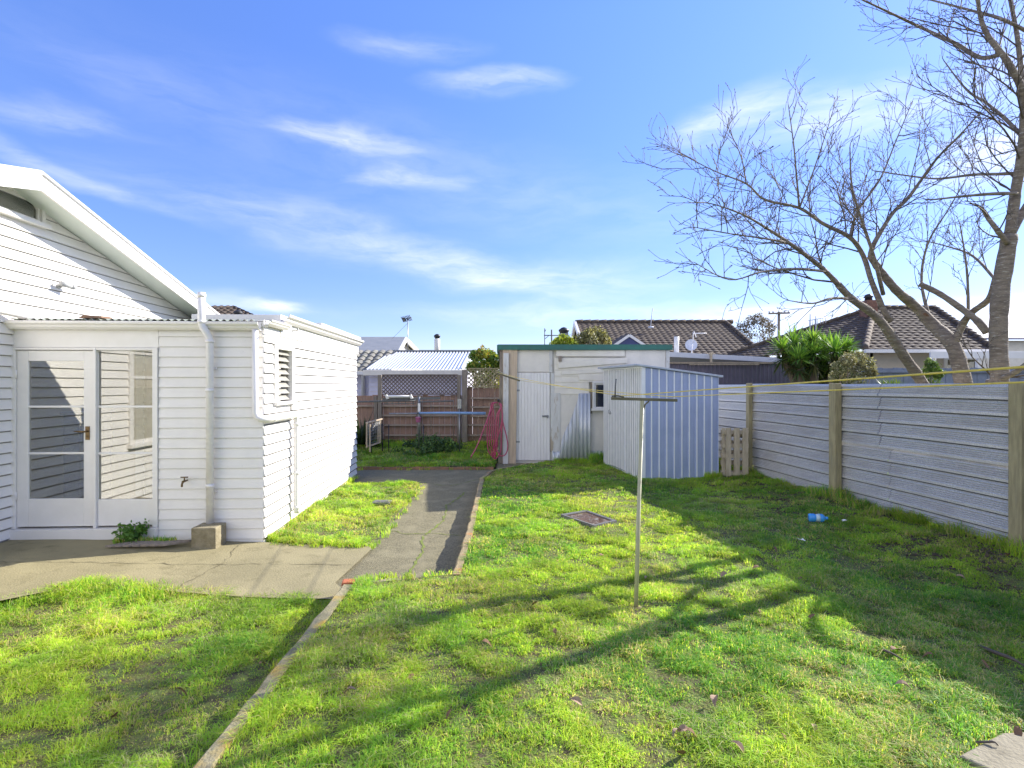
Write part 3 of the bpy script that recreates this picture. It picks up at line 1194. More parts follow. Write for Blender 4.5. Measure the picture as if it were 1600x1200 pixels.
def sash_window(root, O, U, N, w, h, mull=(), trans=(), name='window', fw=.055, gl='glass', sill=True, depth=.05, arch=.07):
    """O bottom-left of the opening on the wall face"""
    O, U, N = Vector(O), Vector(U), Vector(N)
    Z = Vector((0, 0, 1))
    f = MB()
    # architrave
    f.obox(O - U * arch - N * .02, U * arch, N * .055, Z * (h + arch))
    f.obox(O + U * w - N * .02, U * arch, N * .055, Z * (h + arch))
    f.obox(O - N * .02 + Z * h, U * w, N * .055, Z * arch)
    if sill:
        f.obox(O - U * (arch + .03) - Z * .05 - N * .02, U * (w + 2 * arch + .06), N * .10, Z * .05)
    wf = f.build(name, M['trim'], root, .004)
    s = MB()
    d0 = N * -.03
    s.obox(O + d0, U * fw, N * .04, Z * h)
    s.obox(O + d0 + U * (w - fw), U * fw, N * .04, Z * h)
    s.obox(O + d0 + U * fw, U * (w - 2 * fw), N * .038, Z * fw)
    s.obox(O + d0 + U * fw + Z * (h - fw), U * (w - 2 * fw), N * .038, Z * fw)
    for m in mull:
        s.obox(O + d0 + U * (m - fw * .4) + Z * fw, U * fw * .8, N * .034, Z * (h - 2 * fw))
    for t in trans:
        s.obox(O + d0 + U * fw + Z * (t - fw * .4), U * (w - 2 * fw), N * .030, Z * fw * .8)
    s.build('sash', M['trim'], wf, .003)
    g = MB()
    g.obox(O - N * .018 + U * fw * .5 + Z * fw * .5, U * (w - fw), N * .004, Z * (h - fw))
    g.build('pane', M[gl], wf)
    bk = MB()
    q_ = .027 if gl == 'darkglass' else .09
    bk.quad(O - N * q_, O - N * q_ + U * w, O - N * q_ + U * w + Z * h, O - N * q_ + Z * h)
    bk.build('curtain' if gl == 'glass' else 'dark_room_sheet', M['interior'] if gl == 'glass' else M['black'], wf)  # black sheet close behind dark panes stands for the unlit room
    return wf


sash_window(house, hp(hw[0], VM + .01, hw[2]), HU, HV, hw[1] - hw[0], hw[3] - hw[2], (), (1.0,))
# cut the wall prism visually with dark reveal is not needed: curtain sits 9 cm behind
sash_window(house, hp(at_u0, VM + .012, at_z0), HU, HV, at_u1 - at_u0, at_z1 - at_z0, (), (), 'attic_window', .035, 'darkglass', True, .05, .05)

# eaves gutter and pipe bend of the house, at the left edge
sc = MB()
uu = u_on(88, VM)
zz = z_on(447, uu, VM)
c = hp(uu, VM + .02, zz)
sc.lathe(c, [(.028, 0), (.028, .03), (.012, .035), (.012, .09)], 10, HV)
sc.tube([c + HV * .085, c + HV * .095 + HU * .01], .016, 8)
k = hp(uu, VM + .12, zz + .015)
dd = (HU * .95 + HV * .2 - Vector((0, 0, .08))).normalized()
sc.tube([k - dd * .07, k + dd * .075], [.033, .033], 12)
sc.tube([k + dd * .06, k + dd * .10], [.036, .037], 12)
sc.tube([hp(uu - .10, VM + .02, zz), hp(uu - .10, VM + .05, zz + .005), hp(uu - .13, VM + .05, zz - .02)], .006, 6)
sc.build('security_camera', M['greycam'], house)

dp = MB()
zg = z_on(508, UC, VM)
q = [hp(u_on(-12, VM + .12), VM + .12, z_on(487, UC - .2, VM)), hp(UC - .20, VM + .10, z_on(490, UC, VM)), hp(UC - .07, VM + .15, z_on(493, UC, VM)),
     hp(UC + .06, VM + .24, z_on(500, UC, VM) + .02), hp(UC + .10, VM + .26, zg + .0)]
dp.tube(q, .045, 12)
dp.build('downpipe', M['pvc'], house)

# ------------------------------------------------------------------ LEAN-TO with the glazed door
porch = thing('lean_to', hp(UC, (VC + VM) / 2, -.12), 'white weatherboard lean-to with glazed door and louvre window', 'outbuilding')
ZG = z_on(508, UC, VC)             # gutter line
ZT = ZG - .02
v_d0, v_d1 = v_on(22, UC), v_on(249, UC)
fw_ = MB()
boards(fw_, hp(UC, VC, 0), -HV, -HU, -.17, ZT, .117, lambda z: (-.006, VC - VM - .02), [(VC - v_d1, VC - v_d0 + .1, -1, 3)], lap=.018, lap_shade=.005)
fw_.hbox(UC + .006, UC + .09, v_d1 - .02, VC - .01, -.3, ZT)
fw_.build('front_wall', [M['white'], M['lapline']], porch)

# louvre window opening on the side wall
w_u0, w_u1 = u_on(430.5, VC), u_on(453, VC)
w_z0, w_z1 = z_on(628, w_u0, VC), z_on(545, w_u0, VC)
sw = MB()
ZS = z_on(520, u_on(420, VC), VC)
boards(sw, hp(UC, VC, 0), HU, HV, -.17, ZS, .117, lambda z: (-.006, UE - UC), [(w_u0 - UC - .03, w_u1 - UC + .03, w_z0 - .05, w_z1 + .03)], joints=True, lap_shade=.015)
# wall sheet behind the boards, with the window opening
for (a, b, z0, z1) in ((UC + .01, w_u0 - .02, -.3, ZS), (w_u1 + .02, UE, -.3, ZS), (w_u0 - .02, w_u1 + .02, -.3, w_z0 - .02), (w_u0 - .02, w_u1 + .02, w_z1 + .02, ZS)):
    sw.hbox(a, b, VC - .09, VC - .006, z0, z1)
fv0, fv1 = VC - 1.75, VC - .55  # unseen opening in the far wall, added to let sun into the room
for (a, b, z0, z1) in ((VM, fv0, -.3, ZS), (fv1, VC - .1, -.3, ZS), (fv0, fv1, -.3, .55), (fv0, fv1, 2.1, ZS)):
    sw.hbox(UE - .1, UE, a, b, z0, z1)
sw.build('side_wall', [M['white'], M['lap_shade']], porch)

wf = MB()
O = hp(w_u0, VC, w_z0)
ww, wh = w_u1 - w_u0, w_z1 - w_z0
Z = Vector((0, 0, 1))
ar = .085
wf.obox(O - HU * ar - HV * .03, HU * ar, HV * .065, Z * (wh + ar))
wf.obox(O + HU * ww - HV * .03, HU * ar, HV * .065, Z * (wh + ar))
wf.obox(O - HV * .03 + Z * wh, HU * ww, HV * .065, Z * ar)
wf.obox(O - HU * .1 - Z * .04 - HV * .03, HU * (ww + .2), HV * .09, Z * .04)
wfo = wf.build('window', M['trim'], porch, .004)
lv = MB()
for i in range(8):
    z = wh * (i + .2) / 8
    lv.obox(O + HU * .015 + HV * .0 + Z * z, HU * (ww - .03), HV * -.055 + Z * .065, HV * .003 + Z * .003)
lv.build('louvre_blades', M['louvre'], wfo)

# header panel over the door, door frame, door and sidelight
hd = MB()
zd1 = z_on(547, UC, v_d0)
hd.hbox(UC - .012, UC + .07, v_d0 - .02, v_d1 - .004, zd1 + .03, ZT)
hd.build('header_panel', M['trim'], porch, .003)
v_a0, v_a1 = v_on(28, UC), v_on(147.5, UC)         # door leaf
v_b0, v_b1 = v_on(153, UC), v_on(240, UC)          # sidelight
zb = z_on(823, UC, v_a0)
fr = MB()
fr.hbox(UC - .03, UC + .07, v_d0 - .02, v_a0 - .004, zb - .02, zd1 + .028)
fr.hbox(UC - .034, UC + .07, v_a1 + .006, v_b0 - .002, zb - .02, zd1 + .028)
fr.hbox(UC - .03, UC + .07, v_b1 + .002, v_d1 - .006, zb - .02, zd1 + .028)
fr.hbox(UC - .032, UC + .07, v_a0 - .004, v_a1 + .006, zd1 + .002, zd1 + .027)
fr.hbox(UC - .028, UC + .07, v_b0 - .002, v_b1 + .002, zd1 + .002, zd1 + .027)
fr.hbox(UC - .07, UC + .07, v_d0 - .02, v_d1 - .002, zb - .14, zb - .022)
fr.build('door_frame', M['trim'], porch, .003)


def glazed_leaf(name, v0, v1, z0, z1, gx0, gx1, gy0, gy1, bars, dep):
    a, b = v_on(gx0, UC), v_on(gx1, UC)
    g0, g1 = z_on(gy1, UC, v0), z_on(gy0, UC, v0)
    m = MB()
    m.hbox(UC + dep, UC + dep + .04, v0, a, z0, z1)
    m.hbox(UC + dep, UC + dep + .04, b, v1, z0, z1)
    m.hbox(UC + dep + .001, UC + dep + .039, a, b, z0, g0)
    m.hbox(UC + dep + .001, UC + dep + .039, a, b, g1, z1)
    for y in bars:
        zc = z_on(y, UC, v0)
        m.hbox(UC + dep + .006, UC + dep + .034, a, b, zc - .012, zc + .012)
    o = m.build(name, M['trim'], porch, .004)
    g = MB()
    g.hbox(UC + dep + .018, UC + dep + .022, a - .01, b + .01, g0 - .01, g1 + .01)
    g.build('pane', M['glass'], o)
    return o


door = glazed_leaf('door', v_a0, v_a1, zb, zd1 - .004, 45.5, 132, 564, 779.5, (635.5, 708.5), -.012)
side = glazed_leaf('sidelight', v_b0, v_b1, zb, zd1 - .002, 154, 239, 548.5, 780.5, (635.5, 708.5), -.008)
hn = MB()
vh = v_on(138.5, UC)
z0, z1 = z_on(687, UC, vh), z_on(666, UC, vh)
hn.hbox(UC - .020, UC - .012, vh - .022, vh + .022, z0, z1)
p = hp(UC - .02, vh, (z0 + z1) / 2 + .02)
hn.tube([p, p - HU * .05, p - HU * .055 - HV * .05, p - HU * .05 - HV * .105 + Z * .004], [.011, .010, .010, .008], 8)
hn.lathe(hp(UC - .02, vh, z0 + .04), [(.008, 0), (.008, .004)], 8, -HU)
hn.build('handle', M['brass'], door)
hg = MB()
for y in (585, 775):
    hg = MB()
    zc = z_on(y, UC, v_a0)
    hg.tube([hp(UC - .022, v_a0 - .001, zc - .045), hp(UC - .022, v_a0 - .001, zc + .045)], .009, 8)
    hg.build('hinge', M['pvc'], door)

# the room behind the glass
rm = MB()
r0, r1 = VM + .06, VC - .12
for (a, b, z0, z1) in ((r0, fv0, -.05, 2.3), (fv1, r1, -.05, 2.3), (fv0, fv1, -.05, .55), (fv0, fv1, 2.1, 2.3)):
    rm.quad(hp(UE - .11, a, z0), hp(UE - .11, b, z0), hp(UE - .11, b, z1), hp(UE - .11, a, z1))
rm.quad(hp(KO1, r0, -.05), hp(UE - .11, r0, -.05), hp(UE - .11, r0, 2.3), hp(KO1, r0, 2.3))
rk_ = VM - 2.2
rm.quad(hp(KO0, rk_, -.05), hp(KO1 + .02, rk_, -.05), hp(KO1 + .02, rk_, 2.3), hp(KO0, rk_, 2.3))
rm.quad(hp(KO1 + .02, rk_, -.05), hp(KO1 + .02, r0, -.05), hp(KO1 + .02, r0, 2.3), hp(KO1 + .02, rk_, 2.3))
rm.quad(hp(KO0 - .02, rk_, -.05), hp(KO0 - .02, VM - .11, -.05), hp(KO0 - .02, VM - .11, 2.3), hp(KO0 - .02, rk_, 2.3))
rm.quad(hp(KO0, rk_, 2.19), hp(KO0, VM - .11, 2.19), hp(KO1, VM - .11, 2.19), hp(KO1, rk_, 2.19))
for (a, b, z0, z1) in ((UC + .1, w_u0, -.05, 2.3), (w_u1, UE - .11, -.05, 2.3), (w_u0, w_u1, -.05, w_z0), (w_u0, w_u1, w_z1, 2.3)):
    rm.quad(hp(a, r1, z0), hp(b, r1, z0), hp(b, r1, z1), hp(a, r1, z1))
rm.quad(hp(UC + .1, r0, 2.3), hp(UC + .1, r1, 2.3), hp(UE - .11, r1, 2.3), hp(UE - .11, r0, 2.3))
rm.build('inner_walls', M['interior'], porch)
fl = MB()
fl.hbox(UC + .1, UE - .11, r0, r1, -.10, -.02)
fl.hbox(KO0, KO1, rk_, r0 - .001, -.10, -.02)
fl.build('inner_floor', M['floor'], porch)
cb = MB()
cb.hbox(UC + 1.4, UC + 2.0, v_on(99, UC + 1.4), v_on(128, UC + 1.4), -.018, 1.28)
cb.hbox(UC + 1.36, UC + 2.04, v_on(97, UC + 1.4), v_on(130, UC + 1.4), 1.282, 1.32)
for i in range(4):
    cb.hbox(UC + 1.375, UC + 1.399, v_on(101, UC + 1.4), v_on(126, UC + 1.4), .04 + i * .31, .32 + i * .31)
solo(cb, 'cabinet', M['cabinet'], hp(UC + 1.7, v_on(113, UC + 1.4), -.02), 'tall slate blue drawer cabinet standing inside behind the glazed door', 'cabinet', bevel=.004)

# corrugated lean-to roof: front edge shows as a ripple above the gutter
lr = MB()
sl_len = 1.4
tilt = .10
vr0, vr1 = VM + .03, v_on(404, UC)
dirb = (HU + Z * tilt).normalized()
corrugated(lr, hp(UC - .07, vr0, ZG + .045), HV, dirb, Z, vr1 - vr0, sl_len, .076, .011, None, 8)
corrugated(lr, hp(UC - .07 + 1.3, vr0, ZG + .045 + .13), HV, dirb, Z, vr1 - vr0 - 1.2, 3.2, .076, .011, None, 8)
lr.build('corrugated_roof', M['oldzinc'], porch)
cl = MB()
cl.hbox(UC + .0, UE, VM + .02, VC - .02, ZG - .0, ZG + .03)
cl.build('ceiling', M['interior'], porch)


def gutter(mb, P, D, L, out, w=.11, h=.085):
    """ogee gutter running along D from P, mouth up, out = away from wall"""
    P, D, out = Vector(P), Vector(D), Vector(out)
    prof = [(0, 0), (0, -h), (.045, -h), (.075, -h * .72), (.085, -h * .45), (w, -h * .28), (w + .004, 0), (w - .006, .004), (w - .010, -h * .22), (.06, -h * .8), (.01, -h * .85), (.01, 0)]
    pts = [P + out * a + Z * b for a, b in prof]
    mb.prism(pts, D * L)


g1 = MB()
vg0 = v_on(8, UC - .1)
vg1 = v_on(404, UC - .1)
gutter(g1, hp(UC - .022, vg0, ZG + .02), HV, vg1 - vg0, -HU)
g1.hbox(UC - .021, UC + .02, VM + .02, VC + .05, ZG - .02, ZG + .035)
g1.build('gutter', M['trim'], porch)

# flat roofed part with its fascia and side gutter
fr_ = MB()
VF = VC + .13
UF0 = u_on(454, VF)
UF1 = UE + .12
ZF = z_on(492, UF0, VF)
ZF2 = z_on(526, u_on(563, VF), VF) 
fl_u = lambda u: ZF
fr_.hbox(UF0, UF1, VC - 1.05, VF - .12, ZS + .004, ZF - .02)
fr_.build('flat_roof', M['zinc'], porch)
fa = MB()
v363 = v_on(372, UF0)
fa.hbox(UF0 - .02, UF0 - .001, VC - 1.05, VF - .12, ZF - .10, ZF)
fa.hbox(UF0 - .02, UF1, VC + .006, VC + .022, ZS - .015, ZF - .05)
fa.hbox(UF1 - .001, UF1 + .02, VC - 1.05, VF - .12, ZF - .18, ZF)
fa.hbox(UC - .03, UF0 - .022, VC - .3, VC + .05, ZG + .04, ZG + .055)
fa.hbox(UC - .004, UF0 - .03, VC - .085, VC + .014, ZS - .03, ZG + .038)
fa.build('fascia', M['trim'], porch, .003)
g2 = MB()
gutter(g2, hp(UF0 - .03, VF - .118, ZF), HU, UF1 - UF0 + .03, HV, .12, .10)
g2.build('gutter', M['trim'], porch)
g3 = MB()
gutter(g3, hp(UC - .06, VC + .024, ZG + .055), HU, .62, HV, .10, .06)
g3.build('gutter', M['trim'], porch)
bp_ = MB()
ub = u_on(508, VC + .1)
bp_.hbox(ub, UE + .15, VC - .8, VC + .02, ZF + .002, z_on(512, ub, VC) + .02)
bp_.hbox(ub - .03, UE + .18, VC - .8, VC + .06, z_on(512, ub, VC) + .021, z_on(512, ub, VC) + .07)
bp_.build('parapet', M['trim'], porch, .004)

# waste vent pipe in front of the front wall
vp = MB()
up_ = UC - .12
v1_ = v_on(315, up_); v2_ = v_on(325, up_)
vp.tube([hp(up_, v1_, z_on(457, up_, v1_)), hp(up_, v1_, z_on(503, up_, v1_)), hp(up_, v1_ + .012, z_on(511, up_, v1_)),
         hp(up_ + .02, v2_ - .012, z_on(523, up_, v1_)), hp(up_ + .04, v2_, z_on(531, up_, v1_)), hp(up_ + .04, v2_, z_on(824, up_, v2_))], .040, 14)
for y in (462, 503, 533, 610, 760):
    vv = v1_ if y < 520 else v2_
    du_ = 0 if y < 520 else .04
    zc = z_on(y, up_, vv)
    vp.tube([hp(up_ + du_, vv, zc - .018), hp(up_ + du_, vv, zc + .018)], .0445, 14)
for y in (575, 770):
    zc = z_on(y, up_, v2_)
    vp.hbox(UC - .04, UC - .015, v2_ - .05, v2_ + .05, zc - .012, zc + .012)
vp.build('vent_pipe', M['pvc'], porch)
d2 = MB()
v3_ = v_on(399, UC - .07)
zl = z_on(655, UC - .07, v3_)
uend = u_on(462, VC + .075)
d2.tube([hp(UC - .07, v3_, ZG - .06), hp(UC - .07, v3_, zl + .07), hp(UC - .07, v3_ + .02, zl + .02), hp(UC - .07, v3_ + .07, zl),
         hp(UC - .06, VC + .03, zl), hp(UC - .02, VC + .075, zl), hp(UC + .06, VC + .085, zl), hp(uend - .09, VC + .085, zl - .005), hp(uend - .02, VC + .085, zl - .02),
         hp(uend, VC + .085, zl - .09), hp(uend, VC + .085, .08), hp(uend + .01, VC + .085, .03)], .036, 12)
for z_ in (zl - .12, .55, .1):
    d2.tube([hp(uend, VC + .085, z_ - .02), hp(uend, VC + .085, z_ + .02)], .041, 12)
d2.tube([hp(UC + .05, VC + .085, zl), hp(UC + .09, VC + .085, zl)], .041, 12)
d2.build('downpipe', M['pvc'], porch)
tp = MB()
vt = v_on(294, UC)
zt_ = z_on(750, UC, vt)
p = hp(UC - .018, vt, zt_)
tp.tube([p, p - HU * .07], .010, 8)
tp.tube([p - HU * .055, p - HU * .09, p - HU * .11 - Z * .03, p - HU * .11 - Z * .055], [.014, .013, .011, .011], 8)
tp.tube([p - HU * .06, p - HU * .06 + Z * .045], .007, 8)
tp.tube([p - HU * .06 + Z * .045 - HV * .04, p - HU * .06 + Z * .045 + HV * .04], .007, 8)
tp.build('tap', M['brass'], porch)
hk = MB()
p = hp(UC - .02, VC + .02, ZG - .10)
hk.tube([p - HV * .01 - HU * .03, p + HV * .02 - HU * .04 - Z * .02, p + HV * .04 - Z * .0], .006, 6)
hk.build('wall_hook', M['steel'], porch)
hk = MB()
p = hp(u_on(455, VC), VC + .03, z_on(516, u_on(455, VC), VC))
hk.tube([p, p + HV * .05, p + HV * .06 + Z * .03], .008, 6)
hk.tube([p - HU * .02, p + HU * .05 + HV * .03], .006, 6)
hk.build('wall_hook', M['steel'], porch)

# concrete block under the vent pipe
cbk = MB()
vb0, vb1 = v_on(298, UC - .3), v_on(337, UC - .3)
zb_ = float(height_patio(np.array([-3.6]), np.array([6.0]))[0])
cbk.hbox(UC - .30, UC - .05, vb0, vb1, zb_ - .03, z_on(826, UC - .3, vb0) + .005)
solo(cbk, 'concrete_block', M['block'], hp(UC - .17, (vb0 + vb1) / 2, zb_), 'weathered brown concrete block at the foot of the white vent pipe', 'block', bevel=.012)
# clay piece lying on the roof edge
tl = MB()
p = at(146, 497, 6.1)
tl.hexa([p + Vector(q) for q in ((-.14, -.05, -.005), (.12, -.04, -.005), (.15, .12, .0), (-.10, .12, .0), (-.10, -.03, .03), (.10, -.02, .022), (.12, .10, .025), (-.06, .10, .035))])
solo(tl, 'broken_tile', M['brick'], (p.x, p.y, p.z), 'broken terracotta tile lying on the corrugated lean-to roof edge', 'tile', bevel=.006)

# slatted drain cover and weed at the door
ds = MB()
zz_ = float(height_patio(np.array([-4.55]), np.array([6.0]))[0]) + .010
a0 = Vector((-628 / F * 5.80, 5.80, zz_)); a1 = Vector((-545 / F * 5.84, 5.84, zz_))
for i in range(7):
    f = i / 6
    p = a0.lerp(a1, f)
    ds.obox(p + Vector((-.02, -.05, 0)), Vector((.06, .0, 0)), Vector((.19, .17, 0)), Vector((0, 0, .022)))
solo(ds, 'slatted_drain_cover', M['grey_timber'], a0.lerp(a1, .5), 'grey slatted timber cover on the concrete below the sidelight', 'drain cover', bevel=.003)


def weed(name, c, rad, n, size, label, cat, tone=((.07, .17, .03), (.12, .24, .04)), stems=10, h=.25, group=None):
    c = Vector(c)
    root = thing(name, c, label, cat, group)
    st = MB()
    tips = []
    for i in range(stems):
        a = random.uniform(0, 6.28)
        r = rad * random.uniform(.2, 1)
        t = c + Vector((math.cos(a) * r, math.sin(a) * r * .6, h * random.uniform(.4, 1)))
        st.tube([c + Vector((math.cos(a) * r * .15, math.sin(a) * r * .1, -.01)), c.lerp(t, .5) + Vector((0, 0, .03)), t], [.004, .003, .002], 4)
        tips.append(t)
    st.build('stem', M['leaf_stem'], root)
    k = rng.integers(0, len(tips), n)
    P = np.array([tuple(t) for t in tips])[k]
    f = rng.uniform(.25, 1.05, n)[:, None]
    P = np.array(c) + (P - np.array(c)) * f + rng.normal(0, rad * .16, (n, 3))
    P[:, 2] = np.maximum(P[:, 2], c.z + .012)
    r = rng.random(n)[:, None]
    tn = np.array(tone[0]) * (1 - r) + np.array(tone[1]) * r
    v, lp, s_, tt, cc = leaf_arrays(P, size, tn)
    o = raw_mesh('leaves', v, lp, s_, tt, cc, M['leaf'], c)
    o.location = (0, 0, 0)
    o.parent = root
    return root


M['leaf_stem'] = mat('green_stem', (.08, .12, .03), (.06, .09, .03), 9, .7)
weed('weed', Vector((-592 / F * 5.95, 5.95, zz_)), .17, 520, .05, 'leafy green weed growing out of the concrete below the sidelight', 'weed', stems=12, h=.21)
gq = Vector((-585 / F * 5.9, 5.9, zz_))
tufts('drain_grass', [(gq.x + dx, gq.y + .06, zz_, .06, 60, .07) for dx in (-.25, -.15, -.05, .05, .15, .25, .32)])
weed('weed', gp(105, 932, -.14), .13, 40, .05, 'small dark dried weed at the edge of the long grass by the patio', 'weed', ((.05, .035, .02), (.09, .06, .03)), 7, .10)

# ------------------------------------------------------------------ BOUNDARY FENCE on the right (galvanised iron on timber posts)
fence = thing('iron_fence', FENCE0, 'spangled grey galvanised iron fence on timber posts along the right of the lawn', 'fence')
PER = .166
ZFT = H + .002


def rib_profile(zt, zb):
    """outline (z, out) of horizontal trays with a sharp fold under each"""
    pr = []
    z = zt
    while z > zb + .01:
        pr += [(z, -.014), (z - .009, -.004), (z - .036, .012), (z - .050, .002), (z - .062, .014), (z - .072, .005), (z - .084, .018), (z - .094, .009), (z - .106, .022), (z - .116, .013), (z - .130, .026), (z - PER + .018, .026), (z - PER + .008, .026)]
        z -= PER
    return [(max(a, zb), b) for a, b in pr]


def iron_sheet(name, s0, s1, zt, zb, off=0.0, seam0=0, seam1=0, m='galv', flange=0.0):
    mb = MB()
    mb.smooth = False
    pr = rib_profile(zt, zb)
    if flange:
        pr = [(zt + flange, -.022)] + pr
    vs = []
    for i, (z, o) in enumerate(pr):
        wob0 = seam0 * o * 1.2
        wob1 = seam1 * o * 1.2
        nseg = 6
        for j in range(nseg + 1):
            s = (s0 + wob0) + (s1 + wob1 - s0 - wob0) * j / nseg
            wav = .006 * math.sin(s * 2.3 + z * 1.7) + off
            p = FENCE0 + FDIR * s + FNRM * (o + wav)
            vs.append((p.x, p.y, z + .004 * math.sin(s * 1.9)))
    fs = []
    for i in range(len(pr) - 1):
        for j in range(nseg):
            a = i * (nseg + 1) + j
            fs.append((a, a + 1, a + nseg + 2, a + nseg + 1))
    mb.add(vs, fs)
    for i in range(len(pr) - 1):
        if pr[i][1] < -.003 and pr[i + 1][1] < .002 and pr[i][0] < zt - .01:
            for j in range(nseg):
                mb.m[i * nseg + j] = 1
    return mb.build(name, [M[m], M['groove']], fence)


T2, T1, T0 = 2.388, 4.575, 6.9
s_a = ((4.99 - 5.37 * (578 / F)) / (578 / F + .129)) * math.hypot(1, .129)
s_b = ((4.99 - 5.37 * (593 / F)) / (593 / F + .129)) * math.hypot(1, .129)
k_ = math.hypot(1, .129)
P2, P1, P0, P4 = T2 * k_, T1 * k_, T0 * k_, -2.45
zmid = ZFT - 5 * PER
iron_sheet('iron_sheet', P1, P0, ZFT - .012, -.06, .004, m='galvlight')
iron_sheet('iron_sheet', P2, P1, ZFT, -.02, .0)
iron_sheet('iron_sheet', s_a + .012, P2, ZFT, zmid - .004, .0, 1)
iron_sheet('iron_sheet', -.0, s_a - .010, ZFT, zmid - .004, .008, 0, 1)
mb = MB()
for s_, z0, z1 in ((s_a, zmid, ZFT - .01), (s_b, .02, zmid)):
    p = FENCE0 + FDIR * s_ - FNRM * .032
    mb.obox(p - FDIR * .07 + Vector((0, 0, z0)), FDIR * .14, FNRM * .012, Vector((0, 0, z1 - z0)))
mb.build('seam_shade_strip', M['darkwall'], fence)  # dark strip behind each seam stands for the shadow of the overlap
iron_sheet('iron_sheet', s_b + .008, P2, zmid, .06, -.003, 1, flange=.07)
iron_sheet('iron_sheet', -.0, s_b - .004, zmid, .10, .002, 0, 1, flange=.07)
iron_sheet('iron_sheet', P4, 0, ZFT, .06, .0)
iron_sheet('iron_sheet', P4 * 2.2, P4, ZFT, .06, .0)
for s, w in ((P1, .10), (P2, .135), (-.075, .125), (P4, .15)):
    mb = MB()
    p = FENCE0 + FDIR * s + FNRM * .03
    mb.obox(p - FDIR * w / 2 + Vector((0, 0, -.2)), FDIR * w, FNRM * w * .75, Vector((0, 0, ZFT + .205 + random.uniform(0, .01))))
    mb.build('post', M['post'], fence, .008)
mb = MB()
for zz in (1.45, .35):
    for (s0, s1) in ((P4, -.1), (.07, P2 - .08), (P2 + .08, P1 - .07), (P1 + .07, P0)):
        a = FENCE0 + FDIR * s0 - FNRM * .06 + Vector((0, 0, zz)); b = FENCE0 + FDIR * s1 - FNRM * .06 + Vector((0, 0, zz))
        mb.bar(a, b, .05, .09)
mb.build('rail', M['post'], fence)

# pallet leaning by the first post
pal = thing('pallet', at(1150, 748, 9.72), 'pale timber pallet standing between the small steel shed and a fence post', 'pallet')
zp1 = at(1150, 668, 9.7).z
z0p = .0
mb_b = MB()
xs = [(1128, 1133.5), (1134.5, 1142.5), (1147, 1156), (1160.5, 1169.5)]
for i, (a, b) in enumerate(xs):
    mb = MB()
    yy = 9.66 + (.06 if i == 0 else 0)
    A = at(a, 700, yy).x; B = at(b, 700, yy).x
    mb.box(A, yy, z0p, B, yy + .018, zp1 - random.uniform(0, .015))
    mb.build('slat', M['pallet'], pal, .002)
for zz in (.1, .42, .60, .84):
    mb = MB()
    mb.box(at(1129, 0, 9.68).x, 9.682, zz - .035, at(1170, 0, 9.68).x, 9.765, zz + .035)
    mb.build('bearer', M['pallet'], pal, .002)
mb = MB()
for zz in (.12, .3, .48, .66, .8):
    mb.box(at(1129, 0, 9.68).x, 9.77, zz - .05, at(1170, 0, 9.68).x, 9.785, zz + .03)
mb.build('back_slats', M['pallet'], pal, .002)

# ------------------------------------------------------------------ SMALL STEEL GARDEN SHED
shed = thing('garden_shed', SHED_N, 'small steel garden shed with pale doors and blue ribbed side', 'shed')
zs_n = at(1005, 572, SHED_N.y).z
zs_r = at(1124, 588, SHED_R.y).z
eA = (SHED_R - SHED_N); LA = eA.length; eA.normalize()
eB = (SHED_L - SHED_N); LB = eB.length; eB.normalize()
nA = Vector((eA.y, -eA.x, 0))                       # outwards from the ribbed side (towards the camera)
nB = Vector((-eB.y, eB.x, 0))                       # outwards from the door side


def shed_z(u):
    return zs_n + (zs_r - zs_n) * u / LA


side = MB()
nr = 10
prof = []
for i in range(nr):
    u0 = LA * i / nr
    prof += [(u0, .0, 0), (u0 + .018, .0, 1), (u0 + .026, -.0, 1)]
vs = []
us = []
pit = LA / nr
for i in range(nr):
    u0 = pit * i
    us += [(u0 + .000, .016), (u0 + .024, .016), (u0 + .030, 0), (u0 + pit * .33, .000), (u0 + pit * .36, .004), (u0 + pit * .68, .004), (u0 + pit * .71, 0), (u0 + pit - .008, 0)]
us += [(LA - .004, .016), (LA, .016)]
for i in range(len(us) - 1):
    (a, oa), (b, ob) = us[i], us[i + 1]
    side.slot = 1 if (oa > .01 and ob > .01) else 0  # rib tops in a paler colour that stands for reflected light
    pa = SHED_N + eA * a + nA * oa; pb = SHED_N + eA * b + nA * ob
    side.quad(pa + Z * .02, pb + Z * .02, pb + Z * (shed_z(b) - .02), pa + Z * (shed_z(a) - .02))
side.slot = 0
side.build('ribbed_wall', [M['shed_pan'], M['shed_rib']], shed)
bw = MB()
bw.quad(SHED_R, SHED_B, SHED_B + Z * zs_r, SHED_R + Z * zs_r)
bw.quad(SHED_L, SHED_B, SHED_B + Z * zs_r, SHED_L + Z * zs_n)
bw.build('back_wall', M['shed_pan'], shed)


def shed_panel(name, s0, s1, z0, z1, off):
    mb = MB()
    n = max(2, int(round((s1 - s0) / .085)))
    p = (s1 - s0) / n
    for i in range(n):
        a = s0 + i * p
        seq = [(a, 0), (a + p * .26, 0), (a + p * .36, .026), (a + p * .78, .026), (a + p * .88, 0), (a + p, 0)]
        for (x, o), (y, q) in zip(seq[:-1], seq[1:]):
            A = SHED_N + eB * x + nB * (o + off); B = SHED_N + eB * y + nB * (q + off)
            mb.slot = 0 if q == o and o > 0 else 1
            mb.quad(A + Z * z0, B + Z * z0, B + Z * z1, A + Z * z1)
    return mb.build(name, [M['shed_door'], M['shed_groove']], shed)


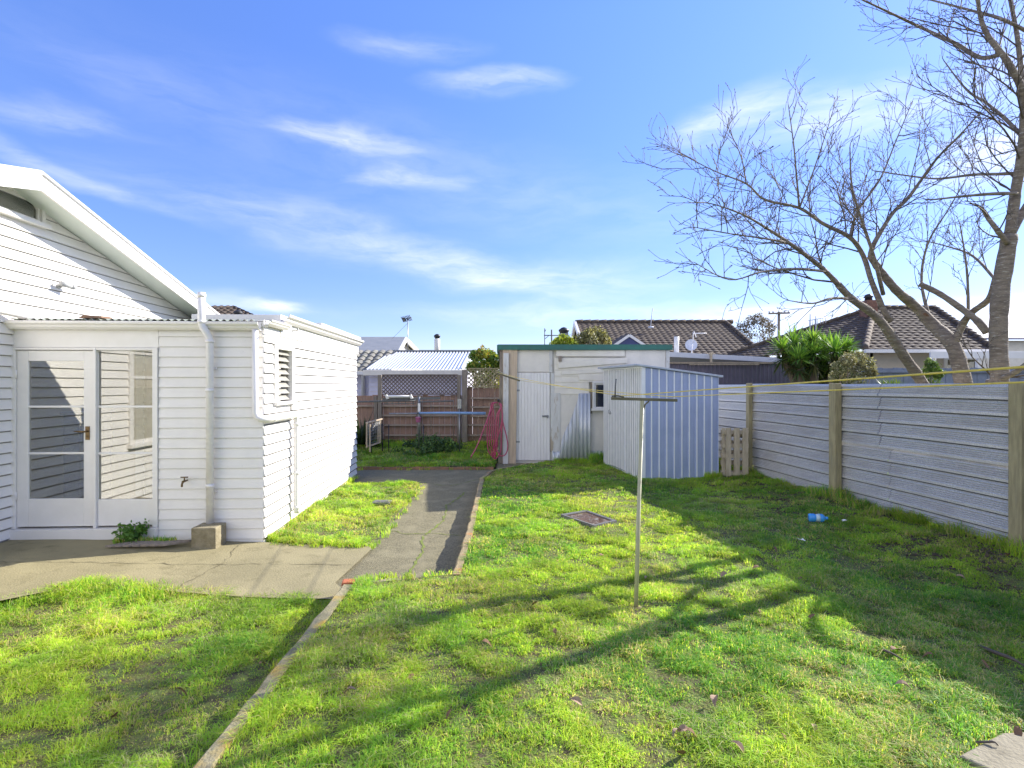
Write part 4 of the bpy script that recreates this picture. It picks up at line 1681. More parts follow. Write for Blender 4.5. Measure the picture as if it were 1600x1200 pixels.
zt = zs_n - .03
shed_panel('door_wall', .02, LB * .40, .03, zt, .0)
shed_panel('door_wall', LB * .84, LB - .005, .03, zt, .0)
d = shed_panel('door', LB * .405, LB * .835, .05, zt - .004, .014)
mb = MB()
hh = SHED_N + eB * (LB * .80) + nB * .03 + Z * 1.13
mb.tube([hh + Z * .04, hh + nB * .03 + Z * .03, hh + nB * .03 - Z * .03, hh - Z * .04], .007, 6)
mb.tube([hh - eB * .06 + Z * .01, hh - eB * .06 + nB * .02 + Z * .01, hh - eB * .06 + nB * .02 - Z * .05], .009, 6)
mb.build('handle', M['steel'], d)
fr = MB()
for s in (.0, LB * .402, LB * .836, LB - .02):
    fr.obox(SHED_N + eB * s + nB * -.005, eB * .02, nB * .03, Z * zt)
fr.obox(SHED_N + nB * -.004 + Z * zt, eB * LB, nB * .034, Z * .05)
fr.obox(SHED_N + nA * -.004 + Z * .0, eA * LA, nA * .022, Z * .02)
fr.obox(SHED_N + nA * .001 + nB * .03 - Z * .0, nB * -.07, nA * .022, Z * (zs_n - .02))
fr.obox(SHED_N + nB * -.002, eB * LB, nB * .02, Z * .03)
fr.build('frame', M['shed_rib'], shed, .002)
rf = MB()
o1 = .14
a = SHED_N - eA * o1 + nA * .05; b = SHED_R + eA * .07 + nA * .05
c = SHED_B + eA * .07 - nA * .05; d_ = SHED_L - eA * o1 - nA * .05
za = zs_n + .035 + (zs_n - zs_r) / LA * o1 * .3
zr = zs_r + .015
rf.hexa([a + Z * (za - .035), b + Z * (zr - .035), c + Z * (zr - .035), d_ + Z * (za - .035), a + Z * za, b + Z * zr, c + Z * zr, d_ + Z * za])
rf.build('roof', M['shed_roof'], shed, .004)

# ------------------------------------------------------------------ OLD GARAGE SHED with the green flashing
GY = 12.06
gx0, gx1 = at(781, 0, GY).x, at(1047, 0, GY).x
gzt = at(0, 547, GY).z
gar = thing('old_shed', (gx0 + 1.5, GY, 0), 'old flat roofed shed clad in patched boards under a green flashing', 'shed')


def gx(px):
    return (px - 800) / F * GY


def gz(py):
    return H - (py - 600) / F * GY


mb = MB()
mb.box(gx0 + .01, GY + .03, -.1, gx1 - .01, GY + .10, gzt)
mb.box(gx0 + .012, GY + .101, -.1, gx0 + .09, GY + 5, gzt - .002)
mb.box(gx1 - .09, GY + .101, -.1, gx1 - .012, GY + 5, gzt - .002)
mb.box(gx0 + .1, GY + 4.9, -.1, gx1 - .1, GY + 5, gzt - .1)
mb.build('wall', M['fibro'], gar)
mb = MB()
mb.box(gx0 - .05, GY - .06, gzt + .003, gx1 + .05, GY + 5.1, gzt + .05)
mb.build('roof', M['zinc'], gar)
mb = MB()
mb.box(gx0 - .04, GY - .085, gz(547), gx1 + .03, GY - .062, gz(539))
mb.box(gx0 - .04, GY - .085, gz(539) + .001, gx1 + .03, GY + .05, gz(539) + .006)
mb.box(gx0 - .062, GY - .085, gz(551), gx0 - .042, GY + 5, gz(539))
mb.build('flashing', M['green'], gar, .003)
# door of vertical boards
mb = MB()
db = [gx(805) + (gx(859) - gx(805)) * i / 11 for i in range(12)]
for i in range(11):
    o = random.uniform(0, .003)
    mb.box(db[i] + .002, GY - .012 - o, gz(719), db[i + 1] - .002, GY + .02, gz(582.5))
dr = mb.build('door', M['door_boards'], gar, .002)
mb = MB()
mb.tube([(gx(848), GY - .014, gz(650)), (gx(848), GY - .05, gz(650)), (gx(853), GY - .055, gz(650)), (gx(854), GY - .05, gz(651))], .010, 8)
mb.box(gx(847), GY - .02, gz(652), gx(857), GY - .0125, gz(648.5))
mb.tube([(gx(855), GY - .02, gz(650)), (gx(856), GY - .05, gz(651.5)), (gx(854.5), GY - .05, gz(653))], .012, 8)
mb.build('latch', M['steel'], dr)
mb = MB()
for y in (610, 690):
    mb = MB()
    mb.box(gx(805.5), GY - .022, gz(y) - .02, gx(812), GY - .0155, gz(y) + .02)
    mb.build('hinge', M['steel'], dr)
# fibre sheets
mb = MB()
mb.box(gx(808), GY - .003, gz(581), gx(859), GY + .028, gz(547.5))
mb.box(gx(977), GY - .004, gz(606), gx(1040), GY + .028, gz(547.5))
mb.box(gx(866), GY - .004, gz(704), gx(945), GY + .028, gz(616))
mb.build('panel', M['fibro'], gar, .002)
for x0c, x1c, t0c, b0c, y0c in ((858, 863, 547.5, 582, -.016), (1040.5, 1046, 547.5, 720, -.02), (860, 875.5, 614, 706, -.018), (860.3, 866, 583, 613.5, -.012)):
    mb = MB()
    mb.box(gx(x0c), GY + y0c, gz(b0c), gx(x1c), GY + .02, gz(t0c))
    mb.build('cover_strip', M['flaking'], gar, .002)
mb = MB()
boards(mb, (gx(862), GY - .002, 0), Vector((1, 0, 0)), Vector((0, -1, 0)), gz(616), gz(559), .125, lambda z: (.06, gx(976) - gx(862)), [(gx(920) - gx(862), gx(952) - gx(862), -1, gz(596))], .016, joints=False)
mb.build('weatherboards', [M['cream'], M['fibro']], gar)
# odd boards nailed across the front
for (a, b, yA, yB, h, y) in ((869, 976, 547.5, 547.5, 9.5, -.03), (872, 980, 567, 558.5, 8.5, -.05), (877, 972, 580, 575, 5.5, -.034), (904, 968, 585, 585, 9, -.028)):
    mb = MB()
    A, B = Vector((gx(a), GY + y, gz(yA))), Vector((gx(b), GY + y, gz(yB)))
    hh = h / F * GY
    mb.hexa([A - Z * hh, B - Z * hh, B - Z * hh + Vector((0, .02, 0)), A - Z * hh + Vector((0, .02, 0)), A, B, B + Vector((0, .02, 0)), A + Vector((0, .02, 0))])
    mb.build('nailed_board', M['cream'] if y != -.05 else M['cream'], gar, .003)
mb = MB()
mb.box(gx(872.5), GY - .05, gz(565), gx(877.5), GY - .012, gz(556.5))
mb.build('bracket', M['grey_timber'], gar)
# window with white frame
O = Vector((gx(928), GY - .05, gz(638)))
U, N = Vector((1, 0, 0)), Vector((0, -1, 0))
w_ = gx(952) - gx(928); h_ = gz(599) - gz(638)
wfm = sash_window(gar, O, U, N, w_, h_, (), (), 'window', .035, 'darkglass', True, .05, .04)
mb = MB()
mb.box(gx(922), GY - .03, gz(646), gx(925), GY - .0, gz(597))
mb.build('window_stop', M['grey_timber'], wfm)
# corrugated skirting along the foot
mb = MB()
corrugated(mb, (gx(862), GY - .02, -.02), (1, 0, 0), (0, 0, 1), (0, -1, 0), gx(985) - gx(862), gz(704) + .02, .088, .014)
mb.build('skirting_iron', M['silver'], gar)
# torn iron sheet leaning on the front


def torn(u):
    x = 863 + u * F / GY
    top = np.interp(x, [863, 874, 876, 881, 887, 893, 899, 903, 904, 922], [706, 704, 690, 676, 664, 650, 634, 622, 614.5, 614.5])
    return (-.03, gz(float(top)) + .0)


mb = MB()
corrugated(mb, (gx(863), GY - .12, 0), (1, 0, 0), Vector((0, .045, 1)).normalized(), (0, -1, 0), gx(921.5) - gx(863), 1, .089, .016, torn, 10)
ts = solo(mb, 'iron_offcut', M['silver'], (gx(890), GY - .1, 0), 'torn triangular sheet of corrugated iron leaning on the old shed', 'iron sheet')
sm_ = ts.modifiers.new('thick', 'SOLIDIFY'); sm_.thickness = .003
# planks leaning beside the door
for (a, b, c, d, t0, t1, y, m, lab) in (
        (786, 808.5, 785, 806, 541, 720, -.055, 'plank', 'wide bare beige plank leaning left of the old shed door'),
        (781, 787.5, 778.5, 786, 543, 719, -.035, 'grey_timber', 'narrow grey plank at the left corner of the old shed'),
        (786.5, 795, 786, 794, 552, 721, -.10, 'flaking', 'plank with flaking white paint standing in front of the beige plank')):
    mb = MB()
    Yb = GY + y - .05; Yt = GY + y
    p = [at(c, t1, GY).xz, at(d, t1, GY).xz, at(b, t0, GY).xz, at(a, t0, GY).xz]
    z_b = -.05
    mb.hexa([(p[0][0], Yb, z_b), (p[1][0], Yb, z_b), (p[1][0], Yb + .025, z_b), (p[0][0], Yb + .025, z_b),
             (p[3][0], Yt, p[3][1]), (p[2][0], Yt, p[2][1]), (p[2][0], Yt + .025, p[2][1]), (p[3][0], Yt + .025, p[3][1])])
    solo(mb, 'plank', M[m], ((p[0][0] + p[1][0]) / 2, Yb, z_b), lab, 'plank', 'planks leaning by the old shed door', .003)

# pink hose hanging on a hook
hs = thing('hose', (at(774, 0, 11.8).x, 11.8, 0), 'pink garden hose hanging in loops at the corner of the old shed', 'hose')
mb = MB()
HYs = 11.80
hk = at(779, 628, HYs)


def hpt(px, py, dy=0):
    p = at(px, py, HYs)
    p.y += dy
    return p


for i in range(4):
    j = random.uniform(-1.5, 1.5)
    jb = random.uniform(-7, 7)
    lx = 762.5 + i * 3.2
    rx = 776 + i * 3.0 + j
    bot = 712 + jb
    pts_ = [hpt(776 + j, 629), hpt(769 + j, 632, -.02), hpt(lx, 655, -.03), hpt(lx - 1, 690, -.02), hpt(lx + 2, bot - 6, 0), hpt(772 + j, bot + 4, .02), hpt(rx - 4, bot - 8, 0),
            hpt(rx - 3, 680, -.02), hpt(rx - 1, 650, -.02), hpt(784 - i * .6, 634), hpt(779, 629)]
    # smooth by Catmull-Rom
    sm2 = []
    for a in range(len(pts_) - 1):
        p0, p1, p2, p3 = pts_[max(a - 1, 0)], pts_[a], pts_[a + 1], pts_[min(a + 2, len(pts_) - 1)]
        for s in range(5):
            t = s / 5
            sm2.append(.5 * ((2 * p1) + (-p0 + p2) * t + (2 * p0 - 5 * p1 + 4 * p2 - p3) * t * t + (-p0 + 3 * p1 - 3 * p2 + p3) * t ** 3))
    mb.tube([p + Vector((0, -.004 * i, 0)) for p in sm2], .0130, 7)
for pts_ in ([hpt(784, 640), hpt(786, 660, -.03), hpt(791, 680, -.05), hpt(793.5, 698, -.05), hpt(790, 709, -.04), hpt(783, 712, -.04), hpt(777, 704, -.03), hpt(776, 690, -.03), hpt(782, 668, -.03), hpt(785, 650, -.02)],
             [hpt(769, 634), hpt(763, 652, -.1), hpt(754, 676, -.2), hpt(746, 696, -.25), hpt(737, 712, -.3)]):
    sm2 = []
    for a in range(len(pts_) - 1):
        p0, p1, p2, p3 = pts_[max(a - 1, 0)], pts_[a], pts_[a + 1], pts_[min(a + 2, len(pts_) - 1)]
        for s in range(5):
            t = s / 5
            sm2.append(.5 * ((2 * p1) + (-p0 + p2) * t + (2 * p0 - 5 * p1 + 4 * p2 - p3) * t * t + (-p0 + 3 * p1 - 3 * p2 + p3) * t ** 3))
    mb.tube(sm2 + [pts_[-1]], .0130, 7)
mb.build('coil', M['hose'], hs)
mb = MB()
mb.tube([hk + Vector((0, .25, .02)), hk + Vector((0, -.06, .02)), hk + Vector((0, -.075, .06))], .022, 8)
mb.build('hook', M['black'], hs)

# ------------------------------------------------------------------ CLOTHESLINE
PB = gp(993, 950)
ZA = at(0, 624, PB.y).z
cp = thing('clothesline', PB, 'clothesline of yellow cords strung over a thin cream T post on the lawn', 'clothesline')
mb = MB()
top = at(1003.5, 626, PB.y)
mb.tube([PB + Vector((0, 0, -.1)), PB.lerp(top, .45), PB.lerp(top, .451), Vector((top.x, top.y, ZA))], [.0165, .0165, .0150, .0150], 12)
mb.build('pole', M['polepaint'], cp)
a = at(955, 622.5, PB.y); b = at(1058, 625.5, PB.y)
mb = MB()
mb.bar(a, b, .030, .022)
arm = mb.build('arm', M['armtimber'], cp, .003)
mb = MB()
mb.tube([at(1004, 645, PB.y + .002), at(1008, 632, PB.y), at(1014, 627, PB.y)], .006, 6)
mb.build('brace', M['armtimber'], cp)
mb = MB()
mb.tube([at(961, 622, PB.y - .01), at(961.5, 606, PB.y - .01), at(962.5, 592, PB.y - .01)], .0045, 6)
mb.tube([at(956, 619, PB.y - .012), at(965, 618.5, PB.y - .012), at(975, 620, PB.y - .012)], .006, 6)
mb.build('wire_hook', M['black'], arm)
mb = MB()
mb.lathe(PB + Vector((0, 0, -.02)), [(.07, 0), (.065, .022), (.03, .03)], 12)
mb.build('foot', M['rustkerb'], cp)

FA0, FA1 = at(773, 582, 11.86), at(812, 595, 11.55)
mb = MB()
mb.bar(FA0, FA1, .035, .03)
far_arm = mb.build('arm', M['armtimber'], cp, .003, 'dark timber arm fixed across the planks of the old shed')
mb = MB()
mb.tube([FA0 + Z * .02, FA0 + Vector((-.03, -.02, -.15)), FA0 + Vector((-.035, -.02, -.28))], .005, 5)
mb.tube([FA0 + Z * .02, FA0 + Vector((.05, -.02, .05)), FA0.lerp(FA1, .5) + Z * .03, FA1 + Z * .02], .005, 5)
mb.build('tie', M['oldcord'], far_arm)


def sag(a, b, s, n=14):
    return [a.lerp(b, i / n) - Z * (s * 4 * (i / n) * (1 - i / n)) for i in range(n + 1)]


na, nb = at(970, 620.5, PB.y - .0), at(1050, 622.0, PB.y)
for (f, n_, e, lab) in ((FA0, na, at(1700, 566, 1.15), 'upper faded yellow cord of the clothesline, running from the shed past the T arm'),
                        (FA1, nb, at(1760, 590.5, 1.35), 'lower faded yellow cord of the clothesline, sagging closer to the fence top')):
    mb = MB()
    pts_ = sag(f + Z * .015, n_ + Z * .01, .025) + sag(n_ + Z * .01, e, .0)[1:]
    mb.tube(pts_, .0034, 6)
    mb.build('cord', M['cord'], cp)

# ------------------------------------------------------------------ things lying on the lawn
pit = thing('drain_pit', (PIT[0] + (PIT[2] - PIT[0]) * .5).to_3d(), 'square grey framed drain pit with rusty wet bottom set in the lawn', 'drain pit')
pc = [Vector((*p, 0)) for p in PIT]
ce = sum(pc, Vector()) / 4
mb = MB()
for i in range(4):
    a, b = pc[i], pc[(i + 1) % 4]
    a2, b2 = ce + (a - ce) * .84, ce + (b - ce) * .84
    mb.hexa([a + Z * -.16, b + Z * -.16, b2 + Z * -.16, a2 + Z * -.16, a + Z * .03, b + Z * .03, b2 + Z * .026, a2 + Z * .026])
mb.build('frame', M['greyframe'], pit)
mb = MB()
mb.quad(*[ce + (p - ce) * .85 + Z * .0035 + Z * .012 for p in pc])
mb.build('pit_bottom', M['pitwater'], pit)

bt = gp(1277, 815, .05)
bot = thing('plastic_bottle', bt, 'crushed light blue plastic bottle lying on the shaded lawn near the fence', 'bottle')
ax = Vector((1, -.25, .02)).normalized()
mb = MB()
c0 = bt - ax * .095 + Z * .045
mb.lathe(c0, [(.02, 0), (.046, .004), (.05, .02), (.050, .06), (.040, .075), (.043, .10), (.050, .12), (.049, .15), (.035, .168), (.018, .178), (.016, .19), (.018, .192), (.018, .208)], 14, ax)
mb.build('body', M['bottle'], bot)
mb = MB()
mb.lathe(c0 + ax * .076, [(.0435, 0), (.046, .02), (.0515, .042)], 14, ax)
mb.build('label', M['bottle_label'], bot)
for (px, py, lab) in ((1253, 845, 'white scrap of crumpled paper on the shaded lawn below the blue bottle'), (1322, 815, 'white scrap of paper beside the fence, right of the blue bottle')):
    p = gp(px, py, .04)
    mb = MB()
    q = [p + Vector((random.uniform(-.05, .05), random.uniform(-.04, .04), random.uniform(.0, .03))) for _ in range(6)]
    mb.add(q, [(0, 1, 2), (1, 2, 3), (2, 3, 4), (3, 4, 5), (0, 2, 4)])
    solo(mb, 'paper_scrap', M['trim'], p, lab, 'paper')

mb = MB()
zs = .022
sp_ = [Vector((x, y, zs)) for x, y in SLAB]
mb.prism(sp_[::-1], (0, 0, -.06))
solo(mb, 'stepping_slab', M['slab'], (2.4, 2.4, 0), 'worn sandy concrete slab sunk in the grass at the lower right corner', 'slab', bevel=.01)
# small pit lid in the verge
mb = MB()
p = gp(597, 786, -.09)
mb.box(p.x - .13, p.y - .10, -.10, p.x + .13, p.y + .10, -.062)
mb.box(p.x - .10, p.y - .07, -.0619, p.x + .10, p.y + .07, -.055)
solo(mb, 'drain_lid', M['greyframe'], p, 'small grey drain lid in the grass between the lean-to and the path', 'drain lid', bevel=.006)

mb = MB()
p = gp(545, 911, .0)
mb.obox(p + Vector((-.05, -.045, -.10)), Vector((.10, .02, 0)), Vector((-.02, .10, 0)), Vector((0, 0, .118)))
solo(mb, 'brick', M['orangebrick'], (p.x, p.y, -.10), 'worn orange brick at the corner where kerb, patio and path meet', 'brick', bevel=.012)
# dead leaves, sticks and soil clods on the lawn
LEAFMESH = []
for i in range(3):
    mb = MB()
    n = 5
    vs = []
    for j in range(n + 1):
        t = j / n
        w = math.sin(math.pi * t ** .8) * .018
        zc = .012 + .018 * math.sin(t * 3 + i)
        vs += [(t * .075 - .037, -w, zc + w * .5), (t * .075 - .037, 0, zc), (t * .075 - .037, w, zc + w * (.7 - .3 * i))]
    fs = []
    for j in range(n):
        for k in range(2):
            a = 3 * j + k
            fs.append((a, a + 1, a + 4, a + 3))
    mb.add(vs, fs)
    LEAFMESH.append(mb)
spots = [(1068, 1145), (1080, 1152), (640, 1060), (548, 1087), (282, 1087), (1188, 957), (1132, 902), (868, 990), (1265, 968), (1270, 1140), (1224, 1158),
         (1065, 1180), (1150, 1172), (1575, 870), (1590, 1148), (1410, 1078), (1400, 1020), (835, 945), (1060, 1150), (1450, 1030), (1540, 1040), (900, 1100), (760, 1010),
         (700, 1120), (1120, 1100), (1180, 890), (1330, 830), (1380, 890), (1210, 860), (1470, 950), (1500, 905), (410, 1040), (180, 1120), (1010, 905), (940, 870), (1250, 905)]
first = {}
for i, (px, py) in enumerate(spots):
    k = i % 3
    p = gp(px, py)
    z = float(height_lawn(np.array([p.x]), np.array([p.y]))[0]) if p.x > -1.33 else float(height_left(np.array([p.x]), np.array([p.y]))[0])
    p = gp(px, py, z + .02)
    if k not in first:
        o = LEAFMESH[k].build('fallen_leaf', M['leafdry'] if k else M['leafpale'])
        first[k] = o
    else:
        o = first[k].copy()
        COL.objects.link(o)
    o.location = p
    o.rotation_euler = (random.uniform(-.4, .4), random.uniform(-.4, .4), random.uniform(0, 6.28))
    s = random.uniform(.7, 1.25)
    o.scale = (s, s, s)
    tag(o, 'curled dry brown leaf lying on the grass', 'leaf', 'dry leaves on the grass')


def stick_run(px0, py0, px1, py1, r, lab):
    a, b = gp(px0, py0, .02), gp(px1, py1, .03)
    mb = MB()
    mid = a.lerp(b, .5) + Vector((random.uniform(-.03, .03), random.uniform(-.03, .03), .012))
    mb.tube([a, a.lerp(mid, .5), mid, mid.lerp(b, .5) + Z * .006, b], [r, r * .9, r, r * .7, r * .4], 6)
    solo(mb, 'stick', M['twig'], a, lab, 'stick')


stick_run(1530, 1010, 1600, 1040, .012, 'thick dark stick in the shaded grass near the right edge')
stick_run(1380, 1015, 1412, 1032, .008, 'short dark stick in the shaded grass under the tree')
stick_run(1525, 1160, 1560, 1165, .006, 'thin twig lying beside the stepping slab')


def soil_patch():
    """crumbs of dark bare earth along the foot of the fence"""
    n = 7000
    s = rng.uniform(-2.2, 5.2, n)
    q = np.abs(rng.normal(.15, .75, n))
    P = np.array(FENCE0)[None] + np.array(FDIR)[None] * s[:, None] + np.array(FNRM)[None] * q[:, None]
    keep = fbm(P[:, 0] * 1.8 + 9, P[:, 1] * 1.8) > .47
    P = P[keep]
    P[:, 2] = height_lawn(P[:, 0], P[:, 1]) + .008
    n = len(P)
    sz = rng.uniform(.006, .028, n) * np.clip(1.15 - q[keep] * .45, .4, 1)
    d = np.array([[1, 0, 0], [0, 1, 0], [-1, 0, 0], [0, -1, 0], [0, 0, .8], [0, 0, -.5]])
    V = P[:, None] + d[None] * sz[:, None, None] * rng.uniform(.6, 1.3, (n, 6, 1))
    f = np.array([[0, 1, 4], [1, 2, 4], [2, 3, 4], [3, 0, 4], [1, 0, 5], [2, 1, 5], [3, 2, 5], [0, 3, 5]])
    lp = ((np.arange(n) * 6)[:, None, None] + f[None]).ravel()
    o = raw_mesh('soil_crumbs', V.reshape(-1, 3), lp, np.arange(n * 8) * 3, np.full(n * 8, 3), np.full((n * 6, 3), .05), M['crumb'])
    o['kind'] = 'stuff'


M['crumb'] = mat('dark_earth', (.10, .075, .05), (.055, .042, .03), 9, .95, c3=(.20, .13, .075), s3=30, t3=(.55, .62))
soil_patch()

# ------------------------------------------------------------------ BACK FENCE with trellis and the things in front of it
BY = 14.6
bf = thing('back_fence', (-2.3, BY, 0), 'brown paling fence with lattice panels along its top at the back of the yard', 'fence')


def bx(px):
    return (px - 800) / F * BY


def bz(py):
    return H - (py - 600) / F * BY


mb = MB()
x = bx(520)
while x < bx(783):
    w = .15
    mb.box(x, BY + .05 + random.uniform(0, .006), .0, x + w - .006, BY + .07, bz(617.5 if x < bx(727) else 606) + random.uniform(-.015, .01))
    x += w
mb.build('palings', M['brown'], bf)
for py, a, b in ((634, 520, 727), (649, 597, 730), (664, 600, 735), (680, 602, 735), (622, 735, 783), (636, 735, 783), (650, 735, 783), (664, 735, 783), (680, 735, 783)):
    mb = MB()
    mb.box(bx(a), BY - .02, bz(py) - .026, bx(b) - .005, BY + .045, bz(py) + .02)
    mb.build('rail', M['rail'], bf, .003)
for px, w, t in ((588, 5, 619), (594.5, 5.5, 586), (655.5, 6, 617), (717.5, 5, 586), (726.5, 8, 578)):
    mb = MB()
    mb.box(bx(px - w / 2), BY - .11, -.1, bx(px + w / 2), BY - .022, bz(t))
    mb.build('post', M['grey_timber'], bf, .004)


def trellis(x0, x1, z0, z1, Y, pitch, w, m, name='lattice'):
    mb = MB()
    hgt = z1 - z0
    for sgn, yy in ((1, Y), (-1, Y + .012)):
        s = x0 - hgt - 1
        while s < x1 + hgt + 1:
            # line x = s + sgn*(z-z0)
            t0, t1 = 0.0, hgt
            xa = s; xb = s + sgn * hgt
            if sgn > 0:
                t0 = max(0, x0 - s); t1 = min(hgt, x1 - s)
            else:
                t0 = max(0, s - x1); t1 = min(hgt, s - x0)
            if t1 - t0 > .02:
                p = Vector((s + sgn * t0, yy, z0 + t0)); q = Vector((s + sgn * t1, yy, z0 + t1))
                mb.bar(p, q, .010, w, (0, -1, 0)) if False else mb.obox(p - Vector((w * .5, 0, 0)), Vector((w, 0, 0)), q - p, Vector((0, .009, 0)))
            s += pitch
    mb.box(x0, Y - .012, z0 - .03, x1, Y + .03, z0)
    mb.box(x0, Y - .012, z1, x1, Y + .03, z1 + .035)
    return mb.build(name, m, bf)


trellis(bx(597), bx(716), bz(615), bz(587), BY + .0, .105, .036, M['lattice'])
trellis(bx(731), bx(779), bz(604), bz(577), BY + .0, .115, .042, M['post'])
# hedge, shrubs
def shrub(name, centers, radii, n, size, tones, label, cat, base, stem_r=.05, stem_m='bark', group=None, shell=.35, aspect=.5, dead=0.0):
    base = Vector(base)
    root = thing(name, base, label, cat, group)
    st = MB()
    for c in centers[:10]:
        c = Vector(c)
        st.tube([base + Vector((random.uniform(-.1, .1), random.uniform(-.1, .1), 0)), base.lerp(c, .5) + Vector((random.uniform(-.1, .1), 0, 0)), c], [stem_r, stem_r * .6, stem_r * .2], 5)
    st.build('trunk', M[stem_m], root)
    P, k = ball_points(n, [tuple(c) for c in centers], radii, shell)
    r = rng.random(len(P))
    clump = np.array([random.uniform(.0, 1) for _ in centers])[k]
    tn = np.array(tones)
    idx = np.clip(((r * .6 + clump * .4) * len(tn)).astype(int), 0, len(tn) - 1)
    T = tn[idx] * rng.uniform(.75, 1.25, (len(P), 1))
    v, lp, s_, tt, cc = leaf_arrays(P, size, T, aspect=aspect)
    o = raw_mesh('crown', v, lp, s_, tt, cc, M['leaf'], base)
    o.location = (0, 0, 0)
    o.parent = root
    FR[o.name] = FR[root.name]
    return root


def blobs_px(spec, Y, dy=.5):
    """list of (px,py,rpx) -> centres and radii at depth Y"""
    cs, rs = [], []
    for (px, py, r) in spec:
        yy = Y + random.uniform(-dy, dy)
        cs.append(at(px, py, yy)); rs.append(r / F * yy)
    return cs, np.array(rs)


cs, rs = blobs_px([(742, 556, 8), (752, 552, 9), (765, 556, 9), (775, 562, 10), (748, 568, 10), (762, 572, 11), (776, 578, 11), (738, 574, 9), (755, 590, 14), (772, 595, 14)], 17.2, .4)
shrub('hedge_bush', cs, rs, 5200, .10, [(.10, .20, .04), (.16, .28, .05), (.34, .36, .05), (.38, .27, .05)], 'yellow green bushy shrub behind the lattice left of the old shed', 'shrub', (at(757, 0, 17.2).x, 17.2, 0))

# ivy mound on the garden bed
cs, rs = blobs_px([(640, 702, 15), (660, 695, 16), (680, 694, 15), (700, 697, 14), (650, 708, 15), (670, 706, 17), (690, 706, 15), (622, 711, 12), (714, 704, 11), (640, 714, 12), (660, 716, 12)], 13.0, .45)
shrub('ground_ivy', cs, rs * .9, 5200, .075, [(.06, .10, .05), (.08, .15, .06), (.11, .19, .06), (.18, .29, .06)], 'low dark green mound of creeper on the garden bed before the back fence', 'creeper', (at(668, 0, 13.2).x, 13.2, .05), .02, 'twig')
# flax at the left of the bed
def rosette(mb_pts, c, n, L, w, up=.2, tones=None):
    """long strap leaves from one point, each a bent strip"""
    c = np.array(c)
    a = rng.uniform(0, 2 * np.pi, n); e = np.arcsin(np.clip(rng.uniform(-.35 + up, 1, n), -1, 1))
    d = np.stack([np.cos(a) * np.cos(e), np.sin(a) * np.cos(e), np.sin(e)], 1)
    s = np.stack([-np.sin(a), np.cos(a), np.zeros(n)], 1)
    l = L * rng.uniform(.7, 1.1, n)[:, None]
    droop = rng.uniform(.05, .25, n)[:, None] * l * np.array([[0, 0, 1]])
    p0 = c + d * .04; p1 = c + d * l * .5 - droop * .15; p2 = c + d * l - droop
    w = w * rng.uniform(.8, 1.2, n)[:, None]
    V = np.stack([p0 - s * w * .35, p0 + s * w * .35, p1 - s * w * .5, p1 + s * w * .5, p2], 1).reshape(-1, 3)
    base = (np.arange(n) * 5)[:, None]
    lp = (base + np.array([[0, 1, 3, 2, 2, 3, 4]])).ravel()
    st = ((np.arange(n) * 7)[:, None] + np.array([[0, 4]])).ravel()
    tt = np.tile([4, 3], n)
    tn = np.array(tones)[rng.integers(0, len(tones), n)] * rng.uniform(.75, 1.25, (n, 1))
    return V, lp, st, tt, np.repeat(tn, 5, axis=0)


def merge(parts):
    V, L, St, T, C = [], [], [], [], []
    nv = nl = 0
    for (v, lp, st, tt, c) in parts:
        V.append(v); L.append(lp + nv); St.append(st + nl); T.append(tt); C.append(c)
        nv += len(v); nl += len(lp)
    return [np.concatenate(q) for q in (V, L, St, T, C)]


fx_ = thing('flax_plant', at(563, 700, 13.6), 'dark strap leaved flax against the back fence by the lean-to corner', 'plant')
arr = merge([rosette(None, tuple(at(562 + i * 3, 695, 13.6 + .1 * i)), 60, .95, .04, .5, [(.03, .05, .025), (.04, .07, .03), (.06, .08, .04)]) for i in range(3)])
o = raw_mesh('leaves', *arr, M['leaf'], tuple(fx_.location)); o.location = (0, 0, 0); o.parent = fx_

# wire plant frame of pale timber
tf = thing('plant_frame', at(590, 715, 12.6), 'pale timber frame with wire netting standing on the garden bed beside the lean-to', 'plant frame')
mb = MB()
FY = 12.5
c1, c2, c3 = at(573, 700, FY), at(596, 690, FY + .4), at(575, 660, FY)
for px, y0, y1, dy in ((573, 660, 700, 0), (578, 663, 706, .02), (594, 655, 692, .5), (591, 660, 690, .5)):
    mb.bar(at(px, y1, FY + dy), at(px, y0, FY + dy), .03, .03)
mb.bar(at(572, 661, FY), at(597, 654.5, FY + .5), .035, .03)
mb.bar(at(573, 698, FY), at(594, 691, FY + .5), .03, .03)
mb.build('frame', M['plank'], tf)
mb = MB()
for i in range(7):
    f = (i + 1) / 8
    mb.tube([at(573, 661, FY).lerp(at(596, 655, FY + .5), f), at(573, 700, FY).lerp(at(594, 692, FY + .5), f)], .004, 4)
    mb.tube([at(573, 661 + 38 * f, FY), at(595, 655 + 37 * f, FY + .5)], .004, 4)
mb.build('netting', M['steel'], tf)


def stake(px, y0, y1, Y, r, lab, m='black'):
    mb = MB()
    a = at(px, y1, Y)
    mb.tube([a, at(px + random.uniform(-.6, .6), (y0 + y1) / 2, Y), at(px + random.uniform(-.5, .5), y0, Y)], r, 6)
    solo(mb, 'garden_stake', M[m], a, lab, 'stake', 'stakes in the garden bed')


for px, y0, y1, lab in ((581, 668, 713, 'thin dark stake just right of the pale plant frame'), (597.5, 662, 705, 'thin dark stake with a white tie beside the plant frame'),
                        (607.5, 664, 712, 'dark stake under the left end of the grey rail'), (662, 664, 712, 'dark stake in the middle of the garden bed'), ):
    stake(px, y0, y1, 12.7, .012, lab)
for px, y0, y1, lab in ((673.5, 628, 690, 'thin pale cane in front of the fence, right of the pink pot'), (708.5, 625, 690, 'thin pale cane before the fence, left of the steel stand')):
    stake(px, y0, y1, 13.6, .009, lab, 'grey_timber')

